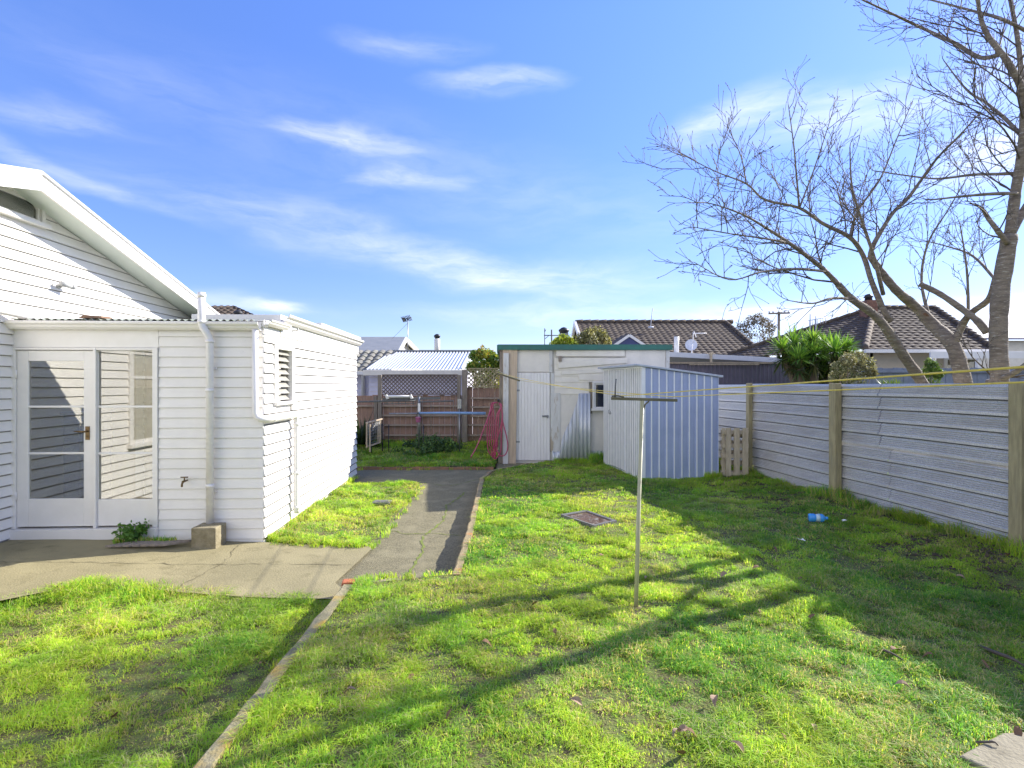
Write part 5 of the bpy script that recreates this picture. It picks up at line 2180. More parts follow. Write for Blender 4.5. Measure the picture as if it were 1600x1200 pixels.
# steel stand carrying poles
RY = 13.0
rk = thing('pole_rack', at(718, 716, RY), 'steel stand carrying long horizontal poles in the garden bed', 'rack')
mb = MB()
mb.tube([at(718, 716, RY), at(718, 632, RY)], .018, 8)
mb.tube([at(655, 700, RY), at(655, 620, RY)], .022, 8)
mb.bar(at(715, 631, RY - .02), at(721, 631, RY - .02), .03, .22)
mb.build('stand', M['steel'], rk)
mb = MB()
mb.tube([at(550, 628, RY + .1), at(597, 627, RY + .05), at(650, 626, RY)], .02, 8)
mb.tube([at(655, 628, RY - .05), at(708, 626.5, RY - .05)], .018, 8)
mb.bar(at(598, 624, RY + .08), at(688, 622, RY + .06), .05, .06)
mb.bar(at(600, 631, RY + .08), at(650, 630, RY + .06), .03, .02)
for px in (605, 613, 623, 634, 646):
    mb.bar(at(px, 624, RY + .07), at(px, 632, RY + .07), .02, .02)
mb.build('rail', M['greyframe'], rk)
mb = MB()
mb.tube([at(604, 619.5, RY), at(643, 619.5, RY)], .03, 8)
mb.bar(at(603, 617, RY), at(606, 623, RY), .08, .05); mb.bar(at(641, 617, RY), at(644, 623, RY), .08, .05)
mb.bar(at(655, 630, RY - .06), at(655, 643, RY - .06), .055, .03)
mb.build('bracket', M['trim'], rk)
mb = MB()
mb.tube([at(608, 646.5, RY - .08), at(657, 646, RY - .08)], .018, 8)
solo(mb, 'grey_pole', M['steel'], at(608, 646, RY - .08), 'short grey pole lying level on the rack, left of the blue pole', 'pole')
mb = MB()
mb.tube([at(655, 645.5, RY - .12), at(700, 645.2, RY - .12), at(759, 645.8, RY - .12)], [.025, .03, .034], 10)
solo(mb, 'blue_pole', M['bluepole'], at(657, 645, RY - .12), 'long light blue pole lying level on the steel stand', 'pole')
pk = thing('hanging_pot', at(653, 660, RY - .15), 'small pink plastic pot hanging under the rack', 'pot')
mb = MB()
c = at(653.5, 660, RY - .15)
mb.lathe(c, [(.045, 0), (.055, .03), (.062, .11), (.068, .115), (.068, .13), (.055, .13), (.05, .02)], 14)
mb.build('body', M['pink'], pk)
mb = MB()
mb.tube([c + Vector((-.06, 0, .12)), c + Vector((-.03, 0, .2)), c + Vector((0, 0, .24)), c + Vector((.03, 0, .2)), c + Vector((.06, 0, .12))], .004, 5)
mb.build('handle', M['black'], pk)

# ------------------------------------------------------------------ NEIGHBOURS beyond the back fence
nb = thing('outbuilding', at(650, 600, 17.5), 'low outbuilding with a bright corrugated roof behind the lattice fence', 'outbuilding')
Ye, Yr = 17.3, 21.0
e0, e1 = at(571, 577, Ye), at(729, 577, Ye)
r0_, r1_ = at(592, 549, Yr), at(735, 549, Yr)
ze, zr_ = e0.z, r0_.z
sv = Vector((r0_.x - e0.x, Yr - Ye, zr_ - ze)); sl_ = sv.length; sv.normalize()
mb = MB()
A = Vector((1, 0, 0)); N_ = A.cross(Vector((0, Yr - Ye, zr_ - ze)).normalized())
sl2 = Vector((0, Yr - Ye, zr_ - ze)); T_ = sl2.length; sl2.normalize()
Nn = Vector((0, -sl2.z, sl2.y))
corrugated(mb, Vector((e0.x, Ye, ze)), A, sl2, Nn, r1_.x - e0.x, T_, .115, .024,
           lambda u: (max(0, (u - (e1.x - e0.x)) / max(.01, (r1_.x - e1.x)) * T_) if u > (e1.x - e0.x) else 0, min(T_, u / max(.01, (r0_.x - e0.x)) * T_) if u < r0_.x - e0.x else T_) if r0_.x > e0.x else (0, T_), 6)
mb.build('corrugated_roof', M['silver'], nb)
mb = MB()
mb.bar(Vector((e0.x - .1, Yr, zr_ + .02)), Vector((r1_.x + .1, Yr, zr_ + .02)), .3, .05)
mb.build('ridge_cap', M['slate'], nb)
mb = MB()
mb.box(e0.x - .05, Ye - .12, ze - .20, e1.x + .05, Ye - .01, ze - .03)
mb.build('fascia', M['cream'], nb, .01)
mb = MB()
boards(mb, (e0.x + .05, Ye + .25, 0), A, Vector((0, -1, 0)), -.2, ze - .1, .15, lambda z: (0, e1.x - e0.x - .1), (), .02)
mb.box(e1.x - .1, Ye + .3, -.2, e1.x - .05, Yr, ze)
mb.build('wall', [M['lilac'], M['fibro']], nb)
mb = MB()
mb.add([(e1.x, Ye, ze), (r1_.x, Yr, zr_ - .02), (e1.x + .1, Yr + 3, ze)], [(0, 1, 2)])
mb.build('gable', M['silver'], nb)

h2 = thing('tiled_house', at(560, 600, 19), 'lilac weatherboard house with grey concrete tiles at the lean-to corner', 'house')
mb = MB()
Ye2 = 18.6
o0 = at(490, 580, Ye2)
sl3 = Vector((0, 1, .42)).normalized()
xa, xb = at(470, 0, Ye2).x, at(571, 0, Ye2).x
tl_T = (at(0, 548, 20.7).z - o0.z) / sl3.z
tiled(mb, Vector((0, Ye2, o0.z)), A, sl3, Vector((0, -sl3.z, sl3.y)), lambda t: (xa, xb + .37 * t), max(1.6, tl_T), .34, .28, .07)
mb.build('roof', M['tile_grey'], h2)
mb = MB()
boards(mb, (xa, Ye2 + .3, 0), A, Vector((0, -1, 0)), -.2, o0.z - .1, .16, lambda z: (0, bx(590) * 18.9 / BY - xa), (), .02)
mb.build('wall', [M['lilac'], M['fibro']], h2)
mb = MB()
mb.box(xa, Ye2 - .12, o0.z - .12, xb, Ye2 - .01, o0.z - .01)
mb.build('gutter', M['trim'], h2)
mb = MB()
mb.tube([at(568, 584, Ye2 - .02), at(567.5, 590, Ye2 + .2), at(567.5, 620, Ye2 + .2)], .07, 8)
mb.build('downpipe', M['pvc'], h2)

h3 = thing('grey_roof_house', at(590, 600, 30), 'house with a grey iron roof and pale gable end left of the white chimney', 'house')
Y3 = 27.0
mb = MB()
a0_, a1_ = at(520, 553, Y3), at(620, 553, Y3)
b0_, b1_ = at(520, 528.5, Y3 + 4), at(633, 528.5, Y3 + 4)
mb.hexa([a0_, a1_, b1_, b0_, a0_ + Z * .08, a1_ + Z * .08, b1_ + Z * .08, b0_ + Z * .08])
c1_ = Vector((b1_.x + .5, Y3 + 9, a1_.z))
mb.hexa([b0_, b1_, c1_, Vector((b0_.x, Y3 + 9, a0_.z)), b0_ + Z * .08, b1_ + Z * .08, c1_ + Z * .08, Vector((b0_.x, Y3 + 9, a0_.z + .08))])
mb.build('roof', M['slate'], h3)
mb = MB()
p_ = [a1_ - Z * .1 + Vector((-.3, .2, 0)), b1_ - Z * .12 + Vector((-.2, 0, 0)), c1_ - Z * .1 + Vector((-.3, 0, 0)), c1_ - Z * 4 + Vector((-.3, 0, 0)), a1_ - Z * 4 + Vector((-.3, .2, 0))]
mb.prism(p_, (-.1, 0, 0))
mb.prism([a0_ - Z * 4 + Vector((0, .3, 0)), a1_ - Z * 4 + Vector((-.4, .3, 0)), a1_ + Vector((-.4, .3, -.05)), a0_ + Vector((0, .3, -.05))], (0, .1, 0))
mb.build('wall', M['cream'], h3)
mb = MB()
for s, e in ((a1_, b1_), (b1_, c1_)):
    mb.bar(s + Vector((.05, 0, -.06)), e + Vector((.05, 0, -.06)), .08, .26)
mb.build('barge_board', M['trim'], h3)

YA = 24.0
an = thing('aerial', at(637, 560, YA), 'television aerial on a thin mast left of the white chimney', 'aerial')
mb = MB()
mb.tube([at(637, 575, YA), at(637.3, 497, YA)], .018, 6)
mb.tube([at(637, 505, YA), at(612, 530, YA)], .006, 4)
mb.build('mast', M['steel'], an)
mb = MB()
mb.tube([at(628.5, 499.5, YA), at(643, 496, YA)], .022, 6)
for i in range(7):
    p = at(629 + i * 2.1, 499.5 - i * .5, YA)
    mb.tube([p + Vector((-.03, -.18, .09)), p + Vector((.03, .18, -.09))], .018, 5)
mb.bar(at(629, 500, YA), at(633, 499, YA), .12, .16)
mb.build('antenna', M['greyframe'], an)
ch = thing('flue', at(683, 560, 24), 'white chimney flue with a black cowl behind the corrugated roof', 'chimney')
mb = MB()
mb.lathe(at(683, 565, 24), [(.125, 0), (.125, .98), (.09, 1.0), (.08, 1.08)], 14)
mb.build('pipe', M['cream'], ch)
mb = MB()
c = at(683, 528.5, 24)
mb.lathe(c, [(.07, -.05), (.10, 0), (.13, .05), (.15, .10), (.10, .16), (.03, .19)], 12)
mb.build('cowl', M['black'], ch)

# dark tiled roof seen over the lean-to at the left
h6 = thing('far_dark_roof_house', at(370, 600, 24), 'house with a dark tiled hip roof just visible above the lean-to', 'house')
Y6 = 22.0
mb = MB()
ez = at(0, 512, Y6).z
ap = at(354, 478, Y6 + 3)
pl_ = [at(250, 512, Y6), at(440, 512, Y6)]
s6 = Vector((0, 3, ap.z - ez)); T6 = s6.length; s6.normalize()
tiled(mb, Vector((0, Y6, ez)), A, s6, Vector((0, -s6.z, s6.y)), lambda t: (pl_[0].x + (ap.x - .6 - pl_[0].x) * t / T6, pl_[1].x + (ap.x + .3 - pl_[1].x) * t / T6), T6, .3, .3, .07)
mb.build('roof', M['tile'], h6)
mb = MB()
mb.box(pl_[0].x + .3, Y6 + .3, -.3, pl_[1].x - .3, Y6 + 5, ez - .02)
mb.build('wall', M['cream'], h6)
mb = MB()
mb.lathe(at(372, 493, Y6 + 1.0), [(.12, 0), (.2, .12), (.12, .2), (.05, .23)], 10)
mb.build('roof_vent', M['black'], h6)

# ------------------------------------------------------------------ brown tiled house beyond the old shed
YH = 24.0
h4 = thing('brown_tiled_house', at(1040, 620, YH), 'house with a long brown tiled roof behind the old shed', 'house')
ez4 = at(0, 566, YH).z
rz4 = at(0, 504, YH + 5).z
s4 = Vector((0, 5, rz4 - ez4)); T4 = s4.length; s4.normalize()
n4 = Vector((0, -s4.z, s4.y))
xl0, xl1 = at(884, 0, YH).x, at(899, 0, YH + 5).x
xr0, xr1 = at(1205, 0, YH).x, at(1133, 0, YH + 5).x
mb = MB()
tiled(mb, Vector((0, YH, ez4)), A, s4, n4, lambda t: (xl1 + .0 * t, xr0 + (xr1 - xr0) * t / T4), T4, .30, .30, .035)
mb.hexa([(xl1, YH + 5.05, rz4 - .05), (xr1, YH + 5.05, rz4 - .05), (xr0, YH + 10, ez4), (xl1, YH + 10, ez4), (xl1, YH + 5.05, rz4), (xr1, YH + 5.05, rz4), (xr0, YH + 10, ez4 + .05), (xl1, YH + 10, ez4 + .05)])
rfo = mb.build('roof', M['tile'], h4)
mb = MB()
i = 0
x = xl1
while x < xr1:
    mb.tube([Vector((x, YH + 5, rz4 + .03)), Vector((x + .40, YH + 5, rz4 + .05))], [.10, .125], 8)
    x += .42
a = Vector((xr1, YH + 5, rz4 + .05)); b = Vector((xr0, YH + .0, ez4 + .05))
for i in range(16):
    mb.tube([a.lerp(b, i / 16), a.lerp(b, (i + 1.05) / 16)], [.10, .12], 6)
mb.build('ridge_tiles', M['tile'], rfo)
mb = MB()
mb.box(xl1 + .2, YH + .4, -.3, xr0 - .6, YH + 9.6, ez4 - .02)
mb.add([(xl1 + .15, YH + .5, ez4 - .02), (xl1 + .15, YH + 5, rz4 - .15), (xl1 + .15, YH + 9.5, ez4 - .02)], [(0, 1, 2)])
mb.build('wall', M['cream'], h4)
mb = MB()
mb.bar((xl1 - .02, YH - .1, ez4 - .05), (xl1 - .02, YH + 5, rz4 - .03), .12, .24)
mb.bar((xl1 - .02, YH + 5, rz4 - .03), (xl1 - .02, YH + 10, ez4 - .05), .12, .24)
mb.build('barge_board', M['trim'], h4)
# porch gable
gp_ = MB()
ga, gb, gc = at(957, 543, YH - .8), at(983, 525, YH - .8), at(1010, 543, YH - .8)
gp_.prism([ga, gc, gb], (0, .05, 0))
gbl = gp_.build('porch_gable', M['blue_gable'], h4)
mb = MB()
mb.bar(ga + Vector((-.05, -.04, 0)), gb + Vector((0, -.04, .03)), .06, .11)
mb.bar(gb + Vector((0, -.041, .03)), gc + Vector((.05, -.041, 0)), .06, .11)
mb.build('barge_board', M['trim'], gbl)
mb = MB()
for s, e in ((ga, gb), (gb, gc)):
    d1 = Vector((0, 2.4, 0))
    mb.hexa([s + Z * .05, e + Z * .09, e + d1 + Z * .09, s + d1 + Z * .05, s + Z * .10, e + Z * .14, e + d1 + Z * .14, s + d1 + Z * .10])
mb.build('porch_roof', M['tile'], gbl)
mb = MB()
mb.tube([at(1016.5, 513, YH + 3.6), at(1017.5, 500, YH + 3.6), at(1020, 482, YH + 3.6)], .022, 6)
mb.tube([at(1013, 511.5, YH + 3.5), at(1021, 511.5, YH + 3.5)], .05, 8)
mb.build('aerial', M['dish'], h4)

# white roofed lean-to and dark steel wall in front of it
YW = 16.0
wr = thing('low_building', at(1150, 600, YW), 'low building with a white roof edge and dark ribbed steel wall beyond the small shed', 'building')
mb = MB()
p0, p1 = at(1040, 549.5, YW), at(1228, 559.5, YW)
q0, q1 = at(1040, 557, YW), at(1228, 567, YW)
mb.hexa([q0, q1, q1 + Vector((0, 5, 0)), q0 + Vector((0, 5, 0)), p0, p1, p1 + Vector((0, 5, 0)), p0 + Vector((0, 5, 0))])
mb.build('roof', M['lilacwhite'] if 'lilacwhite' in M else M['dish'], wr)
mb = MB()
x0_, x1_ = at(1042, 0, YW - .4).x, at(1259, 0, YW - .4).x
zt_, zb_2 = at(0, 568.5, YW - .4).z, -.3
n = 34
for i in range(n):
    a = x0_ + (x1_ - x0_) * i / n
    w = (x1_ - x0_) / n
    seq = [(a, 0), (a + w * .62, 0), (a + w * .70, -.03), (a + w * .92, -.03), (a + w, 0)]
    for (u, o), (v, q) in zip(seq[:-1], seq[1:]):
        mb.quad((u, YW - .4 + o, zb_2), (v, YW - .4 + q, zb_2), (v, YW - .4 + q, zt_), (u, YW - .4 + o, zt_))
mb.box(x1_ - .001, YW - .36, zb_2, x1_ + .05, YW + 4, zt_)
mb.build('wall', M['darkwall'], wr)
mb = MB()
mb.box(x0_, YW - .5, zt_ + .002, x1_ + .12, YW - .38, zt_ + .05)
mb.box(x0_ + .6, YW - .52, zt_ - .04, x0_ + 2.6, YW - .505, zt_ - .005)
mb.build('wall_cap', M['grey_timber'], wr)
mb = MB()
mb.tube([at(1057, 553, YW + .5), at(1057, 526, YW + .5)], .075, 10)
mb.build('vent_pipe', M['trim'], wr)
mb = MB()
mb.bar(at(1111, 566, YW - .05), at(1111, 552, YW - .05), .05, .07)
mb.bar(at(1108, 553, YW - .05), at(1114, 553, YW - .05), .05, .05)
mb.build('roof_clip', M['pallet'], wr)
YD = 17.0
dsh = thing('satellite_dish', at(1080, 556, YD), 'pale grey satellite dish with a short aerial above the white roof edge', 'satellite dish')
mb = MB()
c = at(1080, 539, YD)
axd = Vector((-.25, -1, .25)).normalized()
mb.lathe(c, [(.01, -.03), (.09, -.022), (.17, .005), (.185, .014), (.17, .012), (.09, -.012), (.01, -.02)], 20, axd)
mb.build('dish', M['dish'], dsh)
mb = MB()
mb.tube([c + Vector((0, .02, -.02)), at(1081, 548, YD + .05), at(1081, 556, YD + .05)], .018, 6)
mb.tube([c + Vector((0, .0, -.16)), c + axd * .2 + Vector((.02, 0, -.16)), c + axd * .24 + Vector((.02, 0, -.06))], .012, 5)
mb.tube([at(1083, 536, YD), at(1083, 519, YD)], .012, 5)
mb.tube([at(1083, 521, YD), at(1104, 520.5, YD)], .014, 5)
mb.tube([at(1084, 517, YD), at(1088, 527, YD)], .012, 5)
mb.build('bracket', M['pvc'], dsh)

# shrubs and chimney over the old shed roof
cs, rs = blobs_px([(872, 534, 7), (880, 530, 8), (888, 533, 8), (893, 538, 8), (866, 540, 7), (880, 545, 12), (880, 565, 16), (872, 585, 16)], 20, .4)
shrub('small_tree', cs, rs, 2600, .13, [(.24, .34, .05), (.34, .42, .06), (.40, .44, .06), (.16, .26, .05)], 'bright yellow green bush showing over the green flashing', 'tree', (at(880, 0, 20).x, 20, -.2))
cs, rs = blobs_px([(908, 530, 9), (918, 523, 9), (930, 521, 10), (941, 526, 10), (948, 534, 8), (925, 533, 12), (938, 540, 12), (905, 540, 9), (925, 560, 18)], 20.6, .4)
shrub('small_tree', cs, rs, 3200, .11, [(.20, .16, .08), (.28, .27, .10), (.38, .36, .19), (.12, .13, .05)], 'olive brown bush showing over the green flashing before the brown roof', 'tree', (at(925, 0, 20.6).x, 20.6, -.2))
fc = thing('chimney', at(881, 620, 26), 'dark capped chimney pot above the yellow green bush', 'chimney')
mb = MB()
c = at(881, 545, 26)
mb.box(c.x - .2, c.y - .2, -.3, c.x + .2, c.y + .2, at(0, 521, 26).z)
mb.build('stack', M['slate'], fc)
mb = MB()
zt2 = at(0, 521, 26).z
mb.lathe((c.x, c.y, zt2 + .001), [(.20, 0), (.22, .06), (.26, .12), (.26, .16), (.12, .27), (.03, .30)], 10)
mb.build('cap', M['black'], fc)
pa = thing('aerial', at(858, 620, 23), 'two masted aerial frame left of the yellow green bush', 'aerial')
mb = MB()
mb.tube([at(851, 560, 23), at(851, 513, 23)], .02, 5)
mb.tube([at(862, 560, 23), at(862, 515, 23)], .035, 6)
mb.tube([at(850, 524, 23), at(874, 524, 23)], .022, 5)
mb.tube([at(851, 519, 23), at(853, 514.5, 23)], .014, 5)
mb.tube([at(852, 529, 23), at(858, 524, 23)], .014, 5)
mb.build('mast', M['greyframe'], pa)

# far bare tree and utility pole
YU = 60.0
upole = thing('utility_pole', at(1217, 600, YU), 'timber utility pole with a crossarm on the skyline', 'utility pole')
mb = MB()
mb.tube([at(1217, 620, YU), at(1217, 487, YU)], [.20, .14], 8)
mb.build('pole', M['grey_timber'], upole)
mb = MB()
mb.bar(at(1201, 490, YU - .2), at(1234, 489, YU - .2), .16, .16)
cro = mb.build('crossarm', M['grey_timber'], upole)
mb = MB()
for px in (1202, 1208, 1226, 1232):
    mb.lathe(at(px, 488.8, YU - .2), [(.05, 0), (.09, .05), (.09, .16), (.04, .22)], 8)
mb.build('insulators', M['dish'], cro)


def bare_crown(mb, p, d, L, r, lev, upb=.25, sides=4):
    """recursive bare branches"""
    p = Vector(p); d = Vector(d).normalized()
    n = 4
    pts_ = [p.copy()]
    rad = [r]
    dirs = []
    for i in range(n):
        d = (d + Vector((random.gauss(0, .16), random.gauss(0, .16), random.gauss(.05, .12)))).normalized()
        p = p + d * L / n
        pts_.append(p.copy()); dirs.append(d.copy())
        rad.append(r * (1 - .75 * (i + 1) / n))
    mb.tube(pts_, rad, sides, False)
    if lev <= 0:
        return
    for i in range(5 if lev > 1 else 4):
        k = random.randint(1, n)
        a = random.uniform(0, 6.28)
        s = dirs[k - 1].orthogonal().normalized()
        t = dirs[k - 1].cross(s)
        dd = (dirs[k - 1] * .75 + (s * math.cos(a) + t * math.sin(a)) * random.uniform(.5, .9) + Z * upb * .4).normalized()
        bare_crown(mb, pts_[k], dd, L * random.uniform(.5, .75), max(rad[k] * .7, .008), lev - 1, upb, 3)


YT = 48.0
ft = thing('distant_tree', at(1182, 600, YT), 'grey brown twiggy tree on the skyline left of the utility pole', 'tree')
mb = MB()
tb = at(1182, 560, YT)
mb.tube([Vector((tb.x, YT, -.3)), tb], [.28, .2], 8)
mb.build('trunk', M['bark'], ft)
mb = MB()
for i in range(13):
    a = random.uniform(0, 6.28)
    bare_crown(mb, tb + Vector((0, 0, -.5 + random.uniform(0, .8))), (math.cos(a) * .8, math.sin(a) * .8, random.uniform(.2, 1.0)), 1.55, .06, 3)
mb.build('branches', M['twigfar'] if 'twigfar' in M else M['bark'], ft)
cs, rs = blobs_px([(1160, 512, 9), (1172, 502, 9), (1185, 498, 9), (1196, 505, 9), (1205, 513, 8), (1180, 515, 14), (1165, 525, 10), (1198, 525, 10)], YT, .8)
P, k = ball_points(2600, [tuple(c) for c in cs], rs, .2)
T = np.array([[.16, .13, .09]]) * rng.uniform(.6, 1.4, (len(P), 1))
o = raw_mesh('seed_heads', *leaf_arrays(P, .16, T), M['leaf'], tuple(ft.location)); o.location = (0, 0, 0); o.parent = ft

# ------------------------------------------------------------------ hip roofed house behind the cherry tree
YK = 19.0
h5 = thing('hip_roofed_house', at(1400, 620, YK), 'cream house with a dark tiled hip roof behind the bare cherry tree', 'house')
ez5 = at(0, 546, YK).z
apx = at(1357, 482, YK + 4.2)
rz5 = apx.z
s5 = Vector((0, 4.2, rz5 - ez5)); T5 = s5.length; s5.normalize()
n5 = Vector((0, -s5.z, s5.y))
xl, xr = at(1352, 0, YK).x, at(1552, 0, YK).x
xm0, xm1 = at(1366, 0, YK + 4.2).x, at(1460, 0, YK + 4.2).x
mb = MB()
tiled(mb, Vector((0, YK, ez5)), A, s5, n5, lambda t: (xl + (xm0 - xl) * t / T5, xr + (xm1 - xr) * t / T5), T5, .28, .30, .035)
# left hip plane running back
pA, pB = Vector((xl, YK, ez5)), Vector((xl - 2.9, YK + 6.2, ez5 - .05))
al = (pB - pA); lal = al.length; al.normalize()
up5 = Vector((xm0, YK + 4.2, rz5)) - pA
up5 = up5 - al * up5.dot(al)
T5b = up5.length; up5.normalize()
nn5 = al.cross(up5)
if nn5.z < 0:
    nn5 = -nn5
f0 = (Vector((xm0, YK + 4.2, rz5)) - pA).dot(al)
tiled(mb, pA, al, up5, nn5, lambda t: (f0 * t / T5b, lal + (f0 + .4 - lal) * t / T5b), T5b, .28, .30, .035)
rfo = mb.build('roof', M['tile'], h5)
mb = MB()
for s, e, n in ((pA, Vector((xm0, YK + 4.2, rz5)), 14), (Vector((xm0, YK + 4.2, rz5)), Vector((xm1, YK + 4.2, rz5)), 8), (Vector((xm1, YK + 4.2, rz5)), Vector((xr, YK, ez5)), 14), (pB, Vector((xm0, YK + 4.2, rz5)), 14)):
    for i in range(n):
        mb.tube([s.lerp(e, i / n) + Z * .04, s.lerp(e, (i + 1.06) / n) + Z * .05], [.09, .115], 6)
mb.build('ridge_tiles', M['tile'], rfo)
mb = MB()
c = at(1357, 480, YK + 3.6)
mb.box(c.x - .22, c.y - .25, rz5 - .5, c.x + .22, c.y + .25, at(0, 470, YK + 3.6).z)
chm = mb.build('chimney', M['redbrick'], rfo, .01)
mb = MB()
mb.lathe(Vector((c.x, c.y, at(0, 470, YK + 3.6).z + .002)), [(.15, 0), (.13, .12), (.19, .14), (.10, .26), (.03, .28)], 10)
mb.build('chimney_pot', M['black'], h5)
mb = MB()
mb.box(xl + .5, YK + .5, -.3, xr - .4, YK + 6, ez5 - .01)
mb.prism([pA + Vector((.5, .5, -.05)), pB + Vector((.5, 0, -.05)), Vector((pB.x + .5, pB.y, -.3)), Vector((pA.x + .5, pA.y + .5, -.3))], (.1, 0, 0))
mb.build('wall', M['housecream'], h5)
mb = MB()
mb.box(xl - .05, YK - .12, ez5 - .12, xr + .05, YK - .01, ez5 + .0)
mb.build('gutter', M['trim'], h5)
mb = MB()
mb.box(at(1455, 0, YK).x, YK - 2.3, ez5 - .30, at(1640, 0, YK).x, YK - .13, ez5 - .20)
mb.box(at(1452, 0, YK - 2.3).x, YK - 2.36, ez5 - .42, at(1640, 0, YK).x, YK - 2.305, ez5 - .22)
for px in (1460, 1530):
    mb.box(at(px, 0, YK - 2.3).x, YK - 2.25, -.3, at(px, 0, YK - 2.3).x + .1, YK - 2.15, ez5 - .31)
mb.build('veranda', M['trim'], h5)
sash_window(h5, at(1478, 592, YK + .48), Vector((1, 0, 0)), Vector((0, -1, 0)), 1.1, .75, (.55,), (), 'window', .06, 'darkglass')
pk_ = MB()
pn = at(1277, 502, YK + 3.0)
for i in range(7):
    q = at(1265 + i * 4.2, 504 - i * .8, YK + 2.6)
    pk_.tube([q - Z * .14, q + Z * .07], .016, 4)
pk_.tube([at(1263, 501, YK + 2.6), at(1292, 495.5, YK + 2.6)], .016, 4)
pk_.tube([at(1266, 520, YK + 2.6), at(1266, 490, YK + 2.6)], .024, 5)
pk_.tube([at(1275, 520, YK + 2.6), at(1275, 494, YK + 2.6)], .024, 5)
pk_.build('aerial', M['dish'], h5)

h7 = thing('blue_roofed_house', at(1570, 620, 26), 'house with a violet blue iron roof at the right edge behind the tree trunk', 'house')
YZ = 26.0
mb = MB()
a = at(1480, 528, YZ); b = at(1690, 528, YZ); c = at(1690, 468, YZ + 4); d = at(1578, 470, YZ + 4)
mb.hexa([a - Z * .08, b - Z * .08, c - Z * .08, d - Z * .08, a, b, c, d])
mb.build('roof', M['blue_roof'], h7)
mb = MB()
mb.box(a.x + .4, YZ + .4, -.3, b.x, YZ + 7, a.z - .09)
mb.build('wall', M['cream'], h7)
mb = MB()
mb.box(at(1450, 0, YZ + 3).x, YZ + 2.8, 0, at(1459, 0, YZ + 3).x, YZ + 3.3, at(0, 486, YZ + 3).z)
solo(mb, 'chimney_stack', M['blue_roof'], (at(1454, 0, YZ + 3).x, YZ + 3, 0), 'small dark chimney stack behind the right slope of the hip roof', 'chimney', bevel=.02)

# grey board fence and parked car beyond the cherry tree
gf = thing('board_fence', at(1400, 620, 15), 'blue grey board fence in front of the cream house', 'fence')
mb = MB()
x = at(1330, 0, 15).x
k = 0
while x < at(1640, 0, 15).x:
    mb.box(x, 15 + .01 * (k % 2), -.2, x + .14, 15.02 + .01 * (k % 2), at(0, 575, 15).z + .01 * math.sin(k * 1.7))
    x += .145; k += 1
mb.build('palings', M['greyfence'], gf)
mb = MB()
mb.box(at(1330, 0, 15).x, 14.93, at(0, 580, 15).z - .04, at(1640, 0, 15).x, 14.985, at(0, 580, 15).z + .04)
mb.build('rail', M['greyfence'], gf)

# ------------------------------------------------------------------ yucca and garden shrubs beyond the fence
YY = 13.4
yt = thing('yucca', at(1275, 640, YY), 'large spiky green yucca clump beyond the iron fence', 'yucca')
heads = [(1222, 540, .55), (1240, 531, .52), (1258, 538, .58), (1272, 548, .55), (1290, 534, .52), (1305, 545, .5), (1322, 538, .52), (1248, 556, .5), (1285, 562, .5), (1312, 562, .5), (1268, 572, .5), (1295, 580, .45), (1270, 528, .45), (1236, 552, .45), (1328, 552, .42)]
parts = []
mb = MB()
for (px, py, L) in heads:
    yy = YY + random.uniform(-.5, .5)
    L = L * random.uniform(.72, 1.2)
    c = at(px, py + 6, yy)
    parts.append(rosette(None, tuple(c), 150, L * 1.15, .030, .10, [(.16, .33, .05), (.23, .42, .06), (.32, .50, .08), (.09, .20, .04)]))
    parts.append(rosette(None, tuple(c - Z * .25), 90, L * .9, .04, -.5, [(.12, .12, .05), (.07, .12, .04), (.05, .09, .03)]))
    mb.tube([Vector((at(1275, 0, YY).x + random.uniform(-.3, .3), YY, 0)), c.lerp(Vector((at(1275, 0, YY).x, YY, 0)), .5) + Vector((random.uniform(-.1, .1), 0, 0)), c], [.11, .09, .06], 8)
mb.build('trunk', M['twig'], yt)
o = raw_mesh('crown', *merge(parts), M['leaf'], tuple(yt.location)); o.location = (0, 0, 0); o.parent = yt

cs, rs = blobs_px([(1310, 575, 11), (1325, 563, 12), (1340, 560, 11), (1355, 570, 11), (1345, 580, 12), (1325, 585, 14), (1362, 582, 8), (1305, 590, 9), (1335, 600, 16)], 11.6, .25)
shrub('flowering_shrub', cs, rs, 5200, .055, [(.16, .14, .07), (.24, .23, .13), (.34, .33, .20), (.10, .12, .04)], 'pale cream flowering shrub in front of the yucca, above the iron fence', 'shrub', (at(1335, 0, 11.6).x, 11.6, 0), .03)
cs, rs = blobs_px([(1448, 582, 8), (1458, 573, 8), (1452, 567, 6), (1466, 584, 8), (1440, 590, 8), (1456, 595, 12)], 12.2, .2)
shrub('garden_shrub', cs, rs, 1800, .065, [(.09, .17, .04), (.15, .22, .06), (.20, .26, .08)], 'small light green shrub between the cherry trunks', 'shrub', (at(1455, 0, 12.2).x, 12.2, 0), .02)
gq_ = thing('strap_leaf_plant', at(1390, 604, 9.6), 'low bright strap leaved plant showing just above the iron fence', 'plant')
o = raw_mesh('leaves', *merge([rosette(None, tuple(at(1392 + i * 10, 606, 9.6)), 40, .26, .014, .5, [(.10, .17, .03), (.16, .22, .04)]) for i in range(-1, 2)]), M['leaf'], tuple(gq_.location)); o.location = (0, 0, 0); o.parent = gq_

# ------------------------------------------------------------------ CHERRY TREE behind the fence
TY = 6.0
base = Vector((at(1520, 0, TY).x, TY, 0))
cherry = thing('cherry_tree', base, 'large bare cherry tree with several trunks rising behind the right fence', 'tree')
trunk = MB(); branch = MB(); twigs = MB()


